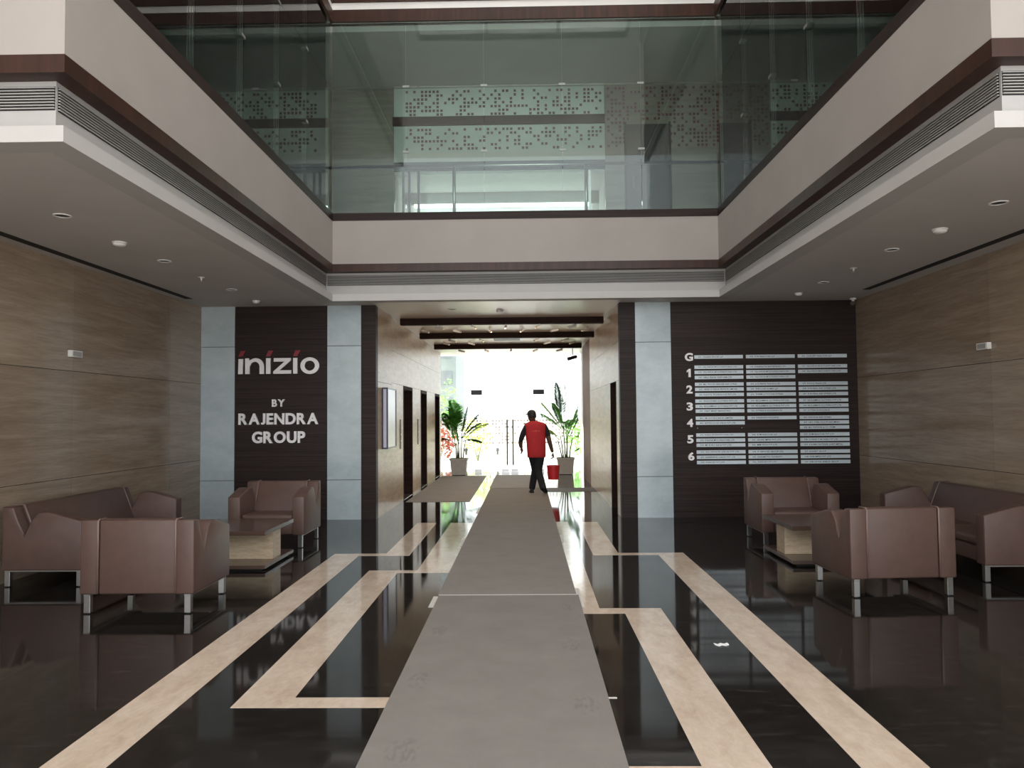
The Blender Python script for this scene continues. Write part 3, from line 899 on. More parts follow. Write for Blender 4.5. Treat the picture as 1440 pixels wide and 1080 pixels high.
# ------------------------------------------------------------------ tenant directory
dr = thing('tenant_directory', 'tenant directory of narrow aluminium name plates with floor numerals on dark wood', 'directory')
for ch, zt in zip('G123456', (2.562, 2.311, 2.054, 1.787, 1.531, 1.276, 1.010)):
    me = text_mesh(ch, 5, .035, 0.012)
    w = {'G': .125, '1': .065}.get(ch, .095)
    cx = 2.562 + (0.0 if ch != '6' else .01)
    if ch == '1':
        P([(cx - .012, zt - .128), (cx + .022, zt - .128), (cx + .022, zt), (cx - .004, zt), (cx - .038, zt - .028), (cx - .038, zt - .056), (cx - .012, zt - .040)]).build('floor_numeral', 'letter', dr)
        continue
    stand_text(me, cx - w / 2, cx + w / 2, zt - .128, zt, YL - .0005)
    link('floor_numeral', me, 'letter', dr)
rows = [2.497, 2.337, 2.257, 2.176, 2.068, 1.990, 1.906, 1.806, 1.725, 1.650, 1.539, 1.462, 1.384, 1.276, 1.195, 1.118, 1.011, 0.930, 0.849]
cols = [(2.648, 3.405), (3.452, 4.211), (4.260, 5.020)]
names = [
    ['001  SWARN SPACES LLP', '002  SUN REALTORS LLP', '003  CONCEPT REALTORS LLP'],
    ['101  VILJ INDIA MULTIVENTURES LTD', '104  SHREENATH ENTERPRISES LTD', '107  VILJ INDIA MULTIVENTURES LTD'],
    ['102  VILJ INDIA MULTIVENTURES LTD', '105  VILJ INDIA MULTIVENTURES LTD', '108  VILJ INDIA MULTIVENTURES LTD'],
    ['103  GIRLS INDIA UNIFORM LTD', '106  VILJ INDIA MULTIVENTURES LTD', None],
    ['201  M.S. WOOD HANGER INDUSTRIES', '204  ACCURATE TRADING LTD', '207  FOCUS TRADE LTD'],
    ['202  HINDUS INDIA PRIVATE LIMITED', '205  THE LOVE HOMES LLP', '208  SUN REAL INDUSTRIES LTD'],
    ['203  PLASCUL TECHNOLOGY PVT LTD', '206  THEIM LOTUS INDUSTRIES', '209  SUN REAL INDUSTRIES LTD'],
    ['301  ENCLOSURES CLOTHING PVT LTD', '304  RECLAIMING CLOTHING PVT LTD', '307  RECLAIMING CLOTHING PVT LTD'],
    ['302  RECLAIMING CLOTHING PVT LTD', '305  RECLAIMING CLOTHING PVT LTD', '308  RECLAIMING CLOTHING PVT LTD'],
    ['303  ORBIT MERRY MARKETING', '306  OUTREACH HOLDINGS LTD', '309  OUTREACH HOLDINGS'],
    ['401  SBI GOODS INDIA LIMITED', '404  SHREENATH HOLDINGS', '406  VASUDHA INDUSTRIES'],
    ['402  RIPPEN FOOD INDIA PVT LTD', None, '407  NEO STEEL SOLUTIONS IMPEX'],
    [None, None, '408  M.S. PANWAR & CO CHEM'],
    ['501  KARJA INTERNATIONAL LTD', '504  GUM REALTORS LLP', '507  GUM REALTORS PVT LTD'],
    ['502  SURANA MULTIVENTURES LTD', '505  GAURK IMPEX PVT LTD', '508  CONNECT BROKERS PVT LTD'],
    ['503  MY EURO INDIA PVT LTD', '506  MIM TECH PVT LTD', '509  A RAMA FASTENER SHEET METAL'],
    ['601  ISA J SERVICES (INDIA) PVT LTD', '604  IT SERVICES GROUP LTD', '607  HIGHEST GROUP'],
    ['602  SHREENIWAS CARGO PVT LTD', '605  CHARMETTA UNIVERSITY', '608  WEB IMPEX PVT LTD'],
    ['603  PLENCJE PVT LTD', '606  PLENCJE PVT LTD', '609  SHRI GOYAL ENERGY GROUP'],
]
random.seed(5)
plate_me = {}
for r, z in enumerate(rows):
    for c, (x0, x1) in enumerate(cols):
        t = names[r][c]
        if t is None:
            continue
        dx = 0.012 * r / 18
        pm = MB().box(x0 + dx, x1 + dx, YL - .012, YL - .0005, z - .027, z + .027).build('name_plate', 'plate', dr)
        me = text_mesh(t, 1, .012, 0.0)
        ln = min(.60, .0185 * len(t))
        if len(me.vertices):
            stand_text(me, x0 + dx + .06, x0 + dx + .06 + ln, z - .013, z + .013, YL - .0128)
            link('lettering', me, 'print', pm)['kind'] = 'stuff'
for x in (2.68, 3.37):
    MB().tube([(x, YL - .008, 1.384), (x, YL - .0005, 1.384)], .006, 8).build('screw', 'steel', dr)

# ------------------------------------------------------------------ wall and ceiling fittings
for x, y, z, side, lab in ((XL, 8.70, 2.345, 1, 'small white box light on the travertine wall, sign side'), (XR, 8.785, 2.337, -1, 'small white box light on the travertine wall, directory side')):
    t = thing('wall_light', lab, 'wall light')
    MB().box(min(x, x + side * .05), max(x, x + side * .05), y - .105, y + .105, z - .038, z + .038).build('housing', 'white_plastic', t, bevel=.004, seg=2)
    MB().box(min(x + side * .0501, x + side * .056), max(x + side * .0501, x + side * .056), y - .08, y + .08, z - .026, z + .026).build('lens', 'slat', t)
def detector(label, x, y, r, group, z=ZC):
    t = thing('smoke_detector', label, 'detector', (x, y, z), group=group)
    MB().lathe([(r, -.0005), (r, -.012)], 24).build('base', 'white_plastic', t, smooth=False)
    MB().lathe([(r * .9, -.012), (r * .86, -.030), (r * .6, -.042), (r * .2, -.046)], 24).build('dome', 'white_plastic', t, smooth=True)
    return t
detector('white domed smoke detector on the ceiling over the sign-side seating', -4.05, 7.62, .07, 'smoke detectors')
detector('white domed smoke detector on the ceiling over the directory-side seating', 4.02, 7.50, .07, 'smoke detectors')
detector('small white detector on the ceiling above the lettering panel', -4.05, 11.55, .055, 'smoke detectors')
detector('small white detector on the ceiling above the tenant directory', 4.025, 11.40, .055, 'smoke detectors')
detector('round detector on the soffit at the passage mouth', -0.417, 12.88, .065, 'smoke detectors')
def downlight(label, x, y, r, group, depth=.02):
    t = thing('downlight', label, 'downlight', (x, y, ZC), group=group)
    n = 24
    rr = [[(q * math.cos(2 * math.pi * k / n), q * math.sin(2 * math.pi * k / n), zz) for k in range(n)] for q, zz in ((r, -.0005), (r, -.008), (r * .78, -.008), (r * .78, -.0005))]
    MB().rings(rr + [rr[0]], cap=False).build('ring', 'white_plastic', t)
    MB().lathe([(r * .77, -.0005), (r * .77, -.003)], n).build('lens', 'dark_metal', t)
for x, y, lab in ((-4.0, 6.58, 'downlight in the sign-side ceiling nearest the entrance'), (-4.035, 8.55, 'downlight in the sign-side ceiling over the coffee table'),
                  (4.02, 6.57, 'downlight in the directory-side ceiling nearest the entrance'), (3.99, 8.42, 'downlight in the directory-side ceiling over the coffee table'),
                  (-4.03, 10.52, 'downlight in the sign-side ceiling near the lettering panel'), (4.04, 10.49, 'downlight in the directory-side ceiling near the directory'),
                  (-1.21, 12.74, 'flat round downlight in the passage soffit')):
    downlight(lab, x, y, .075, 'ceiling downlights')
for x, y, lab in ((-4.05, 9.58, 'small sprinkler head in the sign-side ceiling'), (4.02, 9.48, 'small sprinkler head in the directory-side ceiling')):
    t = thing('sprinkler', lab, 'sprinkler', (x, y, ZC))
    MB().lathe([(.04, -.0005), (.04, -.006), (.012, -.012), (.010, -.035)], 16).build('rosette', 'white_plastic', t)
    MB().lathe([(.008, -.035), (.008, -.05), (.022, -.052), (.022, -.056)], 12).build('deflector', 'steel', t)
t = thing('security_camera', 'small dark security camera in the ceiling corner beside the directory', 'camera', (5.06, 11.98, ZC))
MB().lathe([(.045, -.0005), (.045, -.02), (.02, -.03), (.02, -.05)], 14).build('mount', 'white_plastic', t)
MB().tube([(.0, .05, -.075), (-.03, -.06, -.085)], .032, 12).build('body', 'brownstone', t)

# ------------------------------------------------------------------ passage fittings
for i, (y, x0, x1) in enumerate(((13.86, -2.25, 1.41), (16.34, -2.24, 1.46), (18.94, -2.24, 1.38))):
    bm_ = MB().box(x0, x1, y, y + .16, 3.255, ZC - .0005).build('ceiling_beam', 'beam_wood')
    tag(bm_, ['dark wood ceiling beam at the passage mouth', 'dark wood ceiling beam mid-way along the passage', 'dark wood ceiling beam nearest the glass front'][i], 'beam', 'passage ceiling beams')
def spot(x, y, z, label, lean):
    t = thing('spotlight', label, 'spotlight', (x, y, z), group='small white spotlights under the passage beams')
    MB().tube([(0, 0, 0), (0, 0, -.03)], .008, 6).build('stem', 'white_plastic', t)
    a, b = Vector((lean * .04, .03, -.03)), Vector((-lean * .10, -.07, -.07))
    MB().tube([a, b], .024, 10).build('head', 'white_plastic', t, smooth=False)
    MB().tube([b, b + (b - a).normalized() * .012], .021, 10).build('lens', 'spot_lens', t)
    sl = bpy.data.lights.new('spot_lamp', 'SPOT')  # lamp switched on in every head to warm and brighten the passage
    sl.energy, sl.color, sl.spot_size, sl.spot_blend, sl.shadow_soft_size = 8.5, (1.0, 0.86, 0.68), math.radians(150), 1.0, .03
    so = bpy.data.objects.new('lamp', sl)
    COL.objects.link(so)
    so.parent = t
    so.location = b + (b - a).normalized() * .03
    so.rotation_euler = (b - a + Vector((0, .1, -.12))).to_track_quat('-Z', 'Y').to_euler()
ORD5 = ['nearest the lift wall', 'second from the lift wall', 'in the middle', 'second from the directory-side wall', 'nearest the directory-side wall']
ORD4 = [ORD5[0], ORD5[1], ORD5[3], ORD5[4]]
ORD6 = [ORD5[0], ORD5[1], 'third from the lift wall', 'third from the directory-side wall', ORD5[3], ORD5[4]]
ROWS = [
    ('spotlight under the beam at the passage mouth', 13.94, 3.255, (-1.575, -.954, -.347, .262, .877)),
    ('spotlight under the middle passage beam', 16.42, 3.255, (-1.58, -.95, .26, .88)),
    ('spotlight under the beam nearest the glass front', 19.02, 3.255, (-1.60, -.97, -.35, .27, .87)),
    ('ceiling spotlight between first and second passage beams', 15.6, ZC - .0005, (-2.05, -1.40, -.72, -.05, .62, 1.25)),
    ('ceiling spotlight between second and third passage beams', 18.3, ZC - .0005, (-1.90, -1.30, .55, 1.15)),
]
for lab, y, z, xs_ in ROWS:
    od = {4: ORD4, 5: ORD5, 6: ORD6}[len(xs_)]
    for x, o_ in zip(xs_, od):
        spot(x, y, z, lab + ', ' + o_, max(-1, min(1, (x + .4) / 1.0)))
t = thing('ceiling_cassette', 'slatted air unit in the passage ceiling between two beams', 'air unit', (-.42, 17.75, ZC))
MB().box(-.36, .36, -.36, .36, -.012, -.0005).build('frame', 'white_plastic', t)
for k in range(5):
    MB().box(-.30, .30, -.28 + k * .12, -.22 + k * .12, -.018, -.012).build('slat', 'dark_metal', t)
t = thing('security_camera', 'dark camera hanging on a thin rod near the glass front', 'camera', (1.22, 20.0, 0))
MB().tube([(0, 0, ZC - .0005), (0, 0, 3.10)], .01, 8).build('rod', 'dark_metal', t)
MB().tube([(-.12, -.10, 3.05), (.10, .06, 3.12)], .045, 12).build('body', 'dark_metal', t)
t = thing('lightbox_display', 'shallow wall-mounted display box with violet frame by the first lift', 'display')
MB().box(CL + .0005, CL + .09, 12.70, 13.52, 1.10, 2.06).build('housing', 'display', t)
for (y0, y1, z0_, z1_) in ((12.68, 13.54, 2.061, 2.085), (12.68, 13.54, 1.075, 1.099)):
    MB().box(CL + .0005, CL + .10, y0, y1, z0_, z1_).build('frame_rail', 'display_frame', t)
MB().box(CL + .0005, CL + .02, 12.68, 12.699, 1.10, 2.06).build('frame_rail', 'display_frame', t)
MB().box(CL + .075, CL + .10, 12.68, 12.699, 1.10, 2.06).build('frame_rail', 'display_frame', t)
MB().box(CL + .0901, CL + .10, 13.50, 13.54, 1.10, 2.06).build('frame_rail', 'display_frame', t)
for y, lab in ((14.55, 'narrow lift call panel by the lightbox display'), (16.9, 'narrow lift call panel between the first two lift doors')):
    t = thing('call_panel', lab, 'call panel')
    MB().box(CL + .0005, CL + .012, y - .05, y + .05, 1.0, 1.55).build('plate', 'dark_metal', t)
    for k in range(2):
        MB().tube([(CL + .012, y, 1.15 + .12 * k), (CL + .018, y, 1.15 + .12 * k)], .018, 12).build('button', 'steel', t)

# glass front at the far end
w1 = thing('window_1', 'frameless glass front with double doors at the passage end', 'glass front', kind='structure')
xs = [-2.55, -1.48, -.46, .56, 1.62]
for i, (a, b) in enumerate(zip(xs[:-1], xs[1:])):
    door = i in (1, 2)
    if door:
        p = MB().box(a + .004, b - .004, YG - .006, YG + .006, .01, 2.27).build('door_leaf', 'clear_glass', w1)
        hx = -.54 if i == 1 else -.372
        MB().tube([(hx, YG - .06, .20), (hx, YG - .06, 1.50)], .023, 10).build('handle', 'dark_metal', p)
        px = a + .01 if i == 1 else b - .25
        MB().box(px - .10, px + .22, YG - .02, YG + .02, 2.21, 2.35).build('patch_fitting', 'dark_metal', p)
        MB().box(px, px + .20, YG - .02, YG + .02, .005, .085).build('patch_fitting', 'steel', p)
        qx = b - .24 if i == 1 else a + .03
        MB().box(qx, qx + .20, YG - .02, YG + .02, .005, .085).build('patch_fitting', 'steel', p)
        MB().box(a + .004, b - .004, YG - .006, YG + .006, 2.28, ZC - .001).build('pane', 'clear_glass', w1)
    else:
        MB().box(a + .004, b - .004, YG - .006, YG + .006, .005, ZC - .001).build('pane', 'clear_glass', w1)

# ------------------------------------------------------------------ potted palms
def frond(parent, base, az, length, rise, droop, m, nl=22, lw=.30, seed=0, start=.25, lim=(-9, 9)):
    """arched palm leaf: rachis and paired leaflets as one leaf"""
    rnd = random.Random(seed)
    d = Vector((math.cos(az), math.sin(az), 0))
    s = Vector((-math.sin(az), math.cos(az), 0))
    def pos(t):
        out = length * (t * math.cos(rise) + .0)
        h = length * (t * math.sin(rise)) - droop * length * t * t
        return Vector(base) + d * out + Vector((0, 0, h))
    mb = MB()
    K = 9
    mb.tube([pos(k / K) for k in range(K + 1)], [.010 * (1 - .8 * k / K) + .0015 for k in range(K + 1)], 5)
    for k in range(nl):
        t = start + (1 - start) * (k + .5) / nl
        p = pos(t)
        tan = (pos(min(1, t + .02)) - pos(t - .02)).normalized()
        L = lw * (math.sin(math.pi * min(1, .18 + .80 * (t - start) / (1 - start))) ** .6) * rnd.uniform(.85, 1.1)
        for sg_ in (-1, 1):
            dirv = (s * sg_ * .8 + tan * .65 + Vector((0, 0, -.15 + rnd.uniform(-.12, .12)))).normalized()
            wv = dirv.cross(Vector((0, 0, 1))).normalized() * (.020 + .008 * rnd.random())
            mid = p + dirv * L * .5 + Vector((0, 0, .01))
            tip = p + dirv * L + Vector((0, 0, -.22 * L))
            n = len(mb.v)
            mb.v += [tuple(p), tuple(mid + wv), tuple(tip), tuple(mid - wv)]
            mb.f += [(n, n + 1, n + 3), (n + 1, n + 2, n + 3)]
    mb.v = [(lim[0] + (x - lim[0]) * .1 if x < lim[0] else lim[1] + (x - lim[1]) * .1 if x > lim[1] else x, y, z) for x, y, z in mb.v]
    return mb.build('frond', m, parent)

def palm(label, x, y, canes, fronds, seed, lim):
    t = thing('potted_palm', label, 'potted plant', (x, y, 0))
    def sq(h, z):
        return [(-h, -h, z), (h, -h, z), (h, h, z), (-h, h, z)]
    pot = MB().rings([sq(.190, .012), (sq(.205, .18)), sq(.222, .40), sq(.242, .405), sq(.242, .458), sq(.215, .458), sq(.208, .40)], cap=False)
    pot.f.append((3, 2, 1, 0))
    p = pot.build('planter', 'pot', t)
    MB().box(-.17, .17, -.17, .17, 0, .012).build('foot', 'rubber', p)
    MB().box(-.205, .205, -.205, .205, .37, .405).build('soil', 'soil', t)
    for (cx, cy, tx, ty, tz) in canes:
        MB().tube([(cx, cy, .40), ((cx * .6 + tx * .4), (cy * .6 + ty * .4), .40 + (tz - .4) * .5), (tx, ty, tz)], [.020, .016, .010], 7).build('cane', 'cane', t, smooth=True)
    for i, (bx, by, bz, az, L, rise, droop, m, lw) in enumerate(fronds):
        frond(t, (bx, by, bz), math.radians(az), L, math.radians(rise), droop, m, 32, lw * 1.12, seed * 100 + i, .2, lim)
    return t
canesL = [(-.06, 0, -.12, .0, 1.0), (.0, .05, -.04, .05, 1.15), (.06, -.02, .08, -.03, 1.05), (.10, .04, .18, .05, .95), (-.02, -.06, -.06, -.08, .9)]
frL = []
rr = random.Random(3)
for i in range(13):
    frL.append((-.12 + rr.uniform(-.06, .08), rr.uniform(-.06, .06), .98 + rr.uniform(-.1, .25), rr.uniform(80, 280), rr.uniform(.85, 1.15), rr.uniform(64, 82), rr.uniform(.30, .52), 'leaf', .40))
for i in range(6):
    frL.append((-.06, .03, 1.1, rr.uniform(40, 200), rr.uniform(.95, 1.2), rr.uniform(76, 88), rr.uniform(.12, .3), 'leaf', .38))
frL += [(.08, -.03, 1.0, 8, .95, 62, .22, 'leaf_dark', .26), (.10, -.02, 1.0, -12, .80, 52, .28, 'leaf_dark', .24), (.06, 0, 1.0, 40, .95, 76, .06, 'leaf_dark', .12), (.14, .03, .95, 20, 1.0, 48, .30, 'leaf_yellow', .26), (-.1, -.05, .85, 200, .7, 40, .45, 'leaf_red', .22), (.1, 0, .9, 350, .6, 30, .5, 'leaf_dark', .18)]
palm('bushy green palm in square grey planter beside the lift wall', -1.84, 21.25, canesL, frL, 1, (-.44, 9))
canesR = [(-.05, 0, -.14, 0, 1.1), (0, .05, -.06, .05, 1.45), (.05, -.03, .03, -.04, 1.2), (.1, .02, .2, .0, 1.0), (.02, -.06, .08, -.08, 1.25), (-.08, .05, -.22, .05, .95)]
frR = [(-.12, 0, 1.42, 150, 1.18, 84, .10, 'leaf_dark', .36), (-.10, .03, 1.40, 50, 1.12, 86, .04, 'leaf_dark', .32), (-.10, .02, 1.3, 110, 1.0, 80, .12, 'leaf_dark', .36), (-.05, -.03, 1.2, 200, .95, 72, .2, 'leaf', .36), (-.10, 0, 1.25, 178, .95, 56, .10, 'leaf_yellow', .32), (-.08, -.03, 1.2, 190, .85, 48, .22, 'leaf', .30),
       (.1, 0, 1.1, 10, 1.1, 70, .08, 'leaf', .26), (.12, .02, 1.0, -8, 1.15, 66, .06, 'leaf_dark', .22), (.05, 0, 1.15, 25, .8, 60, .3, 'leaf', .30), (-.14, 0, 1.0, 170, .75, 35, .35, 'leaf', .26), (0, -.05, 1.1, 250, .7, 60, .4, 'leaf', .28),
       (.02, .05, 1.1, 60, .75, 62, .4, 'leaf', .28), (.15, 0, .9, 0, .65, 45, .35, 'leaf_yellow', .28), (-.05, 0, 1.2, 140, .9, 70, .25, 'leaf_dark', .30), (.08, -.04, 1.1, 300, .7, 60, .35, 'leaf', .28), (-.18, 0, .95, 200, .7, 50, .3, 'leaf_yellow', .25), (.2, 0, .55, 10, .45, 50, .4, 'leaf', .2)]
palm('tall sparse palm in square grey planter beside the brown passage panel', 1.07, 21.25, canesR, frR, 2, (-9, .36))

# ------------------------------------------------------------------ person carrying a bucket
def skin_mesh(verts, edges, radii, root=0, sub=2):
    me = bpy.data.meshes.new('skin')
    me.from_pydata(verts, edges, [])
    ob = bpy.data.objects.new('skin', me)
    COL.objects.link(ob)
    md = ob.modifiers.new('s', 'SKIN')
    md.use_smooth_shade = True
    if not me.skin_vertices:
        bm = bmesh.new(); bm.from_mesh(me); bm.verts.layers.skin.verify(); bm.to_mesh(me); bm.free()
    for i, r in enumerate(radii):
        me.skin_vertices[0].data[i].radius = r if isinstance(r, tuple) else (r, r)
        me.skin_vertices[0].data[i].use_root = (i == root)
    sb = ob.modifiers.new('u', 'SUBSURF')
    sb.levels = sb.render_levels = sub
    dg = bpy.context.evaluated_depsgraph_get()
    out = bpy.data.meshes.new_from_object(ob.evaluated_get(dg))
    bpy.data.objects.remove(ob)
    return out

def join_meshes(name, parts):
    """parts: list of (mesh, material index or function(co)->index)"""
    V, F, I, Sm = [], [], [], []
    for me, fn in parts:
        n = len(V)
        V += [tuple(v.co) for v in me.vertices]
        for p in me.polygons:
            F.append(tuple(n + k for k in p.vertices))
            I.append(fn(p.center) if callable(fn) else fn)
    out = bpy.data.meshes.new(name)
    out.from_pydata(V, [], F)
    for p, i in zip(out.polygons, I):
        p.material_index = i
        p.use_smooth = True
    return out

def build_person():
    # local frame: origin on floor between the feet, walks toward +y; world placing below
    sk = [
        ((0.0, 0.0, .93), (.150, .115)),    # 0 pelvis
        ((-.005, .0, 1.10), (.135, .105)),  # 1 waist
        ((-.01, .01, 1.28), (.165, .115)),  # 2 chest
        ((-.02, .0, 1.41), (.105, .085)),   # 3 upper chest
        ((-.05, .0, 1.475), (.056, .056)),  # 4 neck
        ((-.07, .01, 1.54), (.055, .055)),  # 5 skull base
        # left arm
        ((-.175, .0, 1.385), (.062, .062)),  # 6
        ((-.270, -.02, 1.23), (.047, .047)),  # 7 mid upper arm
        ((-.315, -.04, 1.10), (.040, .040)),  # 8 elbow
        ((-.320, .06, .99), (.034, .034)),  # 9
        ((-.300, .13, .935), (.024, .024)),  # 10 wrist
        # right arm
        ((.165, .0, 1.385), (.062, .062)),  # 11
        ((.235, -.01, 1.23), (.047, .047)),  # 12
        ((.270, -.02, 1.09), (.040, .040)),  # 13 elbow
        ((.312, .0, .93), (.033, .033)),    # 14
        ((.340, .01, .835), (.024, .024)),  # 15 wrist
        # left leg (leading)
        ((-.085, .0, .86), (.090, .095)),   # 16
        ((-.045, .10, .68), (.076, .080)),  # 17
        ((-.020, .17, .47), (.060, .062)),  # 18 knee
        ((-.060, .18, .28), (.056, .058)),  # 19
        ((-.100, .18, .045), (.052, .054)),  # 20 ankle
        # right leg (trailing)
        ((.085, .0, .86), (.090, .095)),    # 21
        ((.065, -.02, .68), (.076, .080)),  # 22
        ((.040, -.03, .47), (.060, .062)),  # 23 knee
        ((.090, -.16, .28), (.056, .058)),  # 24
        ((.145, -.31, .085), (.052, .054)),  # 25 ankle
    ]
    ed = [(0, 1), (1, 2), (2, 3), (3, 4), (4, 5), (3, 6), (6, 7), (7, 8), (8, 9), (9, 10), (3, 11), (11, 12), (12, 13), (13, 14), (14, 15),
          (0, 16), (16, 17), (17, 18), (18, 19), (19, 20), (0, 21), (21, 22), (22, 23), (23, 24), (24, 25)]
    v = [p for p, _ in sk]
    r = [(q[0] * (1.32 if i > 5 else 1.0), q[1] * (1.32 if i > 5 else 1.0)) for i, (_, q) in enumerate(sk)]
    body = skin_mesh(v, ed, r, 0, 2)
    def bodymat(c):
        if c.z < .90 and abs(c.x) < .20:
            return 1
        arm = abs(c.x + .01) > .19
        if arm:
            return 1 if c.z > (1.06 if c.x < 0 else 1.18) else 0
        return 1 if c.z < 1.44 else 0
    parts = [(body, bodymat)]
    # hands: palm and five fingers each
    def hand(w, d, side, curl):
        w, d = Vector(w), Vector(d).normalized()
        acr = Vector((0, 1, 0)) - d * d.y
        acr.normalize()
        inn = d.cross(acr) * side
        vs, es, rs = [tuple(w), tuple(w + d * .045), tuple(w + d * .082)], [(0, 1), (1, 2)], [(.022, .022), (.034, .018), (.036, .017)]
        for k, ln in enumerate((.062, .072, .068, .052)):
            off = acr * ((k - 1.5) * -.019)
            n = len(vs)
            p0 = w + d * .088 + off
            p1 = p0 + (d * (1 - curl) + inn * curl).normalized() * ln * .5
            p2 = p1 + (d * (1 - 2 * curl) + inn * 1.6 * curl).normalized() * ln * .5
            vs += [tuple(p0), tuple(p1), tuple(p2)]
            es += [(2, n), (n, n + 1), (n + 1, n + 2)]
            rs += [(.0095, .0095), (.009, .009), (.0075, .0075)]
        n = len(vs)
        q0 = w + d * .035 + acr * .032
        q1 = q0 + (d * .6 + acr * .5 + inn * .6).normalized() * .035
        q2 = q1 + (d * .7 + inn * .7).normalized() * .03
        vs += [tuple(q0), tuple(q1), tuple(q2)]
        es += [(1, n), (n, n + 1), (n + 1, n + 2)]
        rs += [(.0125, .0125), (.011, .011), (.009, .009)]
        return skin_mesh(vs, es, rs, 0, 1)
    parts.append((hand((-.300, .13, .935), (.05, .35, -.55), -1, .25), 0))
    parts.append((hand((.340, .01, .835), (.12, .05, -1), -1, .48), 0))
    # head: shaped egg with nose, jaw, ears; turned to the left
    hd = MB()
    rings = []
    prof = [(-.115, .045, .05), (-.095, .060, .066), (-.06, .070, .080), (-.02, .075, .092), (.02, .078, .098), (.06, .074, .095), (.09, .058, .075), (.108, .032, .042), (.114, .008, .010)]
    for z, rx, ry in prof:
        ring = []
        for k in range(20):
            t = 2 * math.pi * k / 20
            x, y = rx * math.cos(t), ry * math.sin(t)
            if math.sin(t) > .9 and -.05 < z < .0:
                y += .018
            if z < -.05 and y > 0:
                y += .008
            ring.append((x, y, z))
        rings.append(ring)
    hd.rings(rings)
    for s_ in (-1, 1):
        hd.rings([[(s_ * (.074 + dx), -.005 + q * .018 * math.cos(t), -.012 + q * .032 * math.sin(t)) for t in [2 * math.pi * k / 8 for k in range(8)]] for dx, q in ((-.004, .8), (.010, 1.0), (.016, .7))])
    nose = MB().rings([[(q * .014 * math.cos(t), .088 + (1 - q) * .03, -.03 + q * .024 * math.sin(t)) for t in [2 * math.pi * k / 8 for k in range(8)]] for q in (1.0, .7, .2)])
    mouth = MB().box(-.022, .022, .080, .092, -.072, -.066)
    eye = MB()
    for s_ in (-1, 1):
        eye.lathe([(.002, -.008), (.009, -.004), (.010, 0), (.009, .004), (.002, .008)], 10, (s_ * .030, .088, .004))
    turn = Matrix.Rotation(math.radians(38), 4, 'Z') @ Matrix.Rotation(math.radians(-8), 4, 'X')
    tr = Matrix.Translation((-.085, .02, 1.605)) @ turn
    for q, mi in ((hd, 0), (nose, 0), (mouth, 2), (eye, 2)):
        me = q.mesh('h')
        me.transform(tr)
        parts.append((me, mi))
    root = thing('person', 'person in red vest and black trousers walking away with a red bucket', 'person', (.205, 16.0, 0))
    me = join_meshes('body', parts)
    for k in ('skin', 'black_cloth', 'hair'):
        me.materials.append(M[k])
    link('body', me, None, root)
    # hair cap
    hc = MB()
    rings = []
    for z, rx, ry, yo in ((-.055, .076, .060, -.038), (-.02, .084, .090, -.014), (.02, .087, .106, -.002), (.06, .083, .103, 0), (.092, .066, .083, 0), (.112, .040, .05, 0), (.121, .008, .01, 0)):
        rings.append([(rx * math.cos(2 * math.pi * k / 20), yo + ry * math.sin(2 * math.pi * k / 20), z) for k in range(20)])
    hm = hc.rings(rings).mesh('hair', smooth=True)
    hm.transform(tr)
    link('hair', hm, 'hair', root)
    vz = MB().prism([(-.07, .075), (-.06, .13), (-.03, .155), (.03, .155), (.06, .13), (.07, .075)], .040, .050, 'z').mesh('visor')
    vz.transform(tr)
    link('cap_visor', vz, 'hair', root)
    # red vest: loose shell over the torso
    def ell(cx, cy, z, a, b, n=24, tilt=0.0):
        return [(cx + a * math.copysign(abs(math.cos(t)) ** .8, math.cos(t)), cy + b * math.copysign(abs(math.sin(t)) ** .8, math.sin(t)), z + tilt * math.cos(t)) for t in [2 * math.pi * k / n for k in range(n)]]
    vs = [ell(.005, 0, .745, 0.179, 0.142), ell(.005, 0, .76, 0.188, 0.149), ell(.005, 0, .88, 0.194, 0.153), ell(0, 0, 1.02, 0.197, 0.147), ell(-.005, .002, 1.16, 0.206, 0.145), ell(-.01, .004, 1.28, 0.217, 0.145), ell(-.01, .004, 1.36, 0.226, 0.132), ell(-.012, .002, 1.405, .222, .128), ell(-.018, .002, 1.440, .200, .118), ell(-.028, 0, 1.468, .135, .098), ell(-.045, 0, 1.492, .078, .074)]
    vest = MB().rings(vs).mesh('vest', smooth=True)
    vo = link('vest', vest, 'red_cloth', root)
    # illegible pale print across the back
    pr_ = MB()
    rp = random.Random(4)
    x = -.075
    while x < .085:
        h = rp.uniform(.018, .034)
        yb = .004 - .145 * (1 - (abs(x + .01) / .217) ** 2.5) ** .4 - .004
        pr_.box(x, x + rp.uniform(.006, .016), yb, yb + .012, 1.275, 1.275 + h)
        x += .02
    pr_.build('back_print', 'print_red', vo)
    # shoes
    for (x, y, z, pitch, yaw) in ((-.100, .16, .0, 0, .10), (.140, -.29, .02, 26, -.25)):
        rings = []
        for (yy, w, h, z0_) in ((-.085, .030, .06, .0), (-.07, .042, .085, .0), (-.01, .044, .090, .0), (.06, .046, .065, .0), (.13, .050, .050, 0), (.18, .036, .035, 0), (.20, .012, .02, .004)):
            rings.append([(-w, yy, z0_), (w, yy, z0_), (w * .95, yy, z0_ + h * .6), (w * .5, yy, z0_ + h), (-w * .5, yy, z0_ + h), (-w * .95, yy, z0_ + h * .6)])
        sh = MB().rings(rings).mesh('shoe', smooth=True)
        sh.transform(Matrix.Translation((x, y, z)) @ Matrix.Rotation(yaw, 4, 'Z') @ Matrix.Translation((0, .19, 0)) @ Matrix.Rotation(math.radians(-pitch), 4, 'X') @ Matrix.Translation((0, -.19, 0)))
        link('shoe', sh, 'rubber', root)
    return root
build_person()

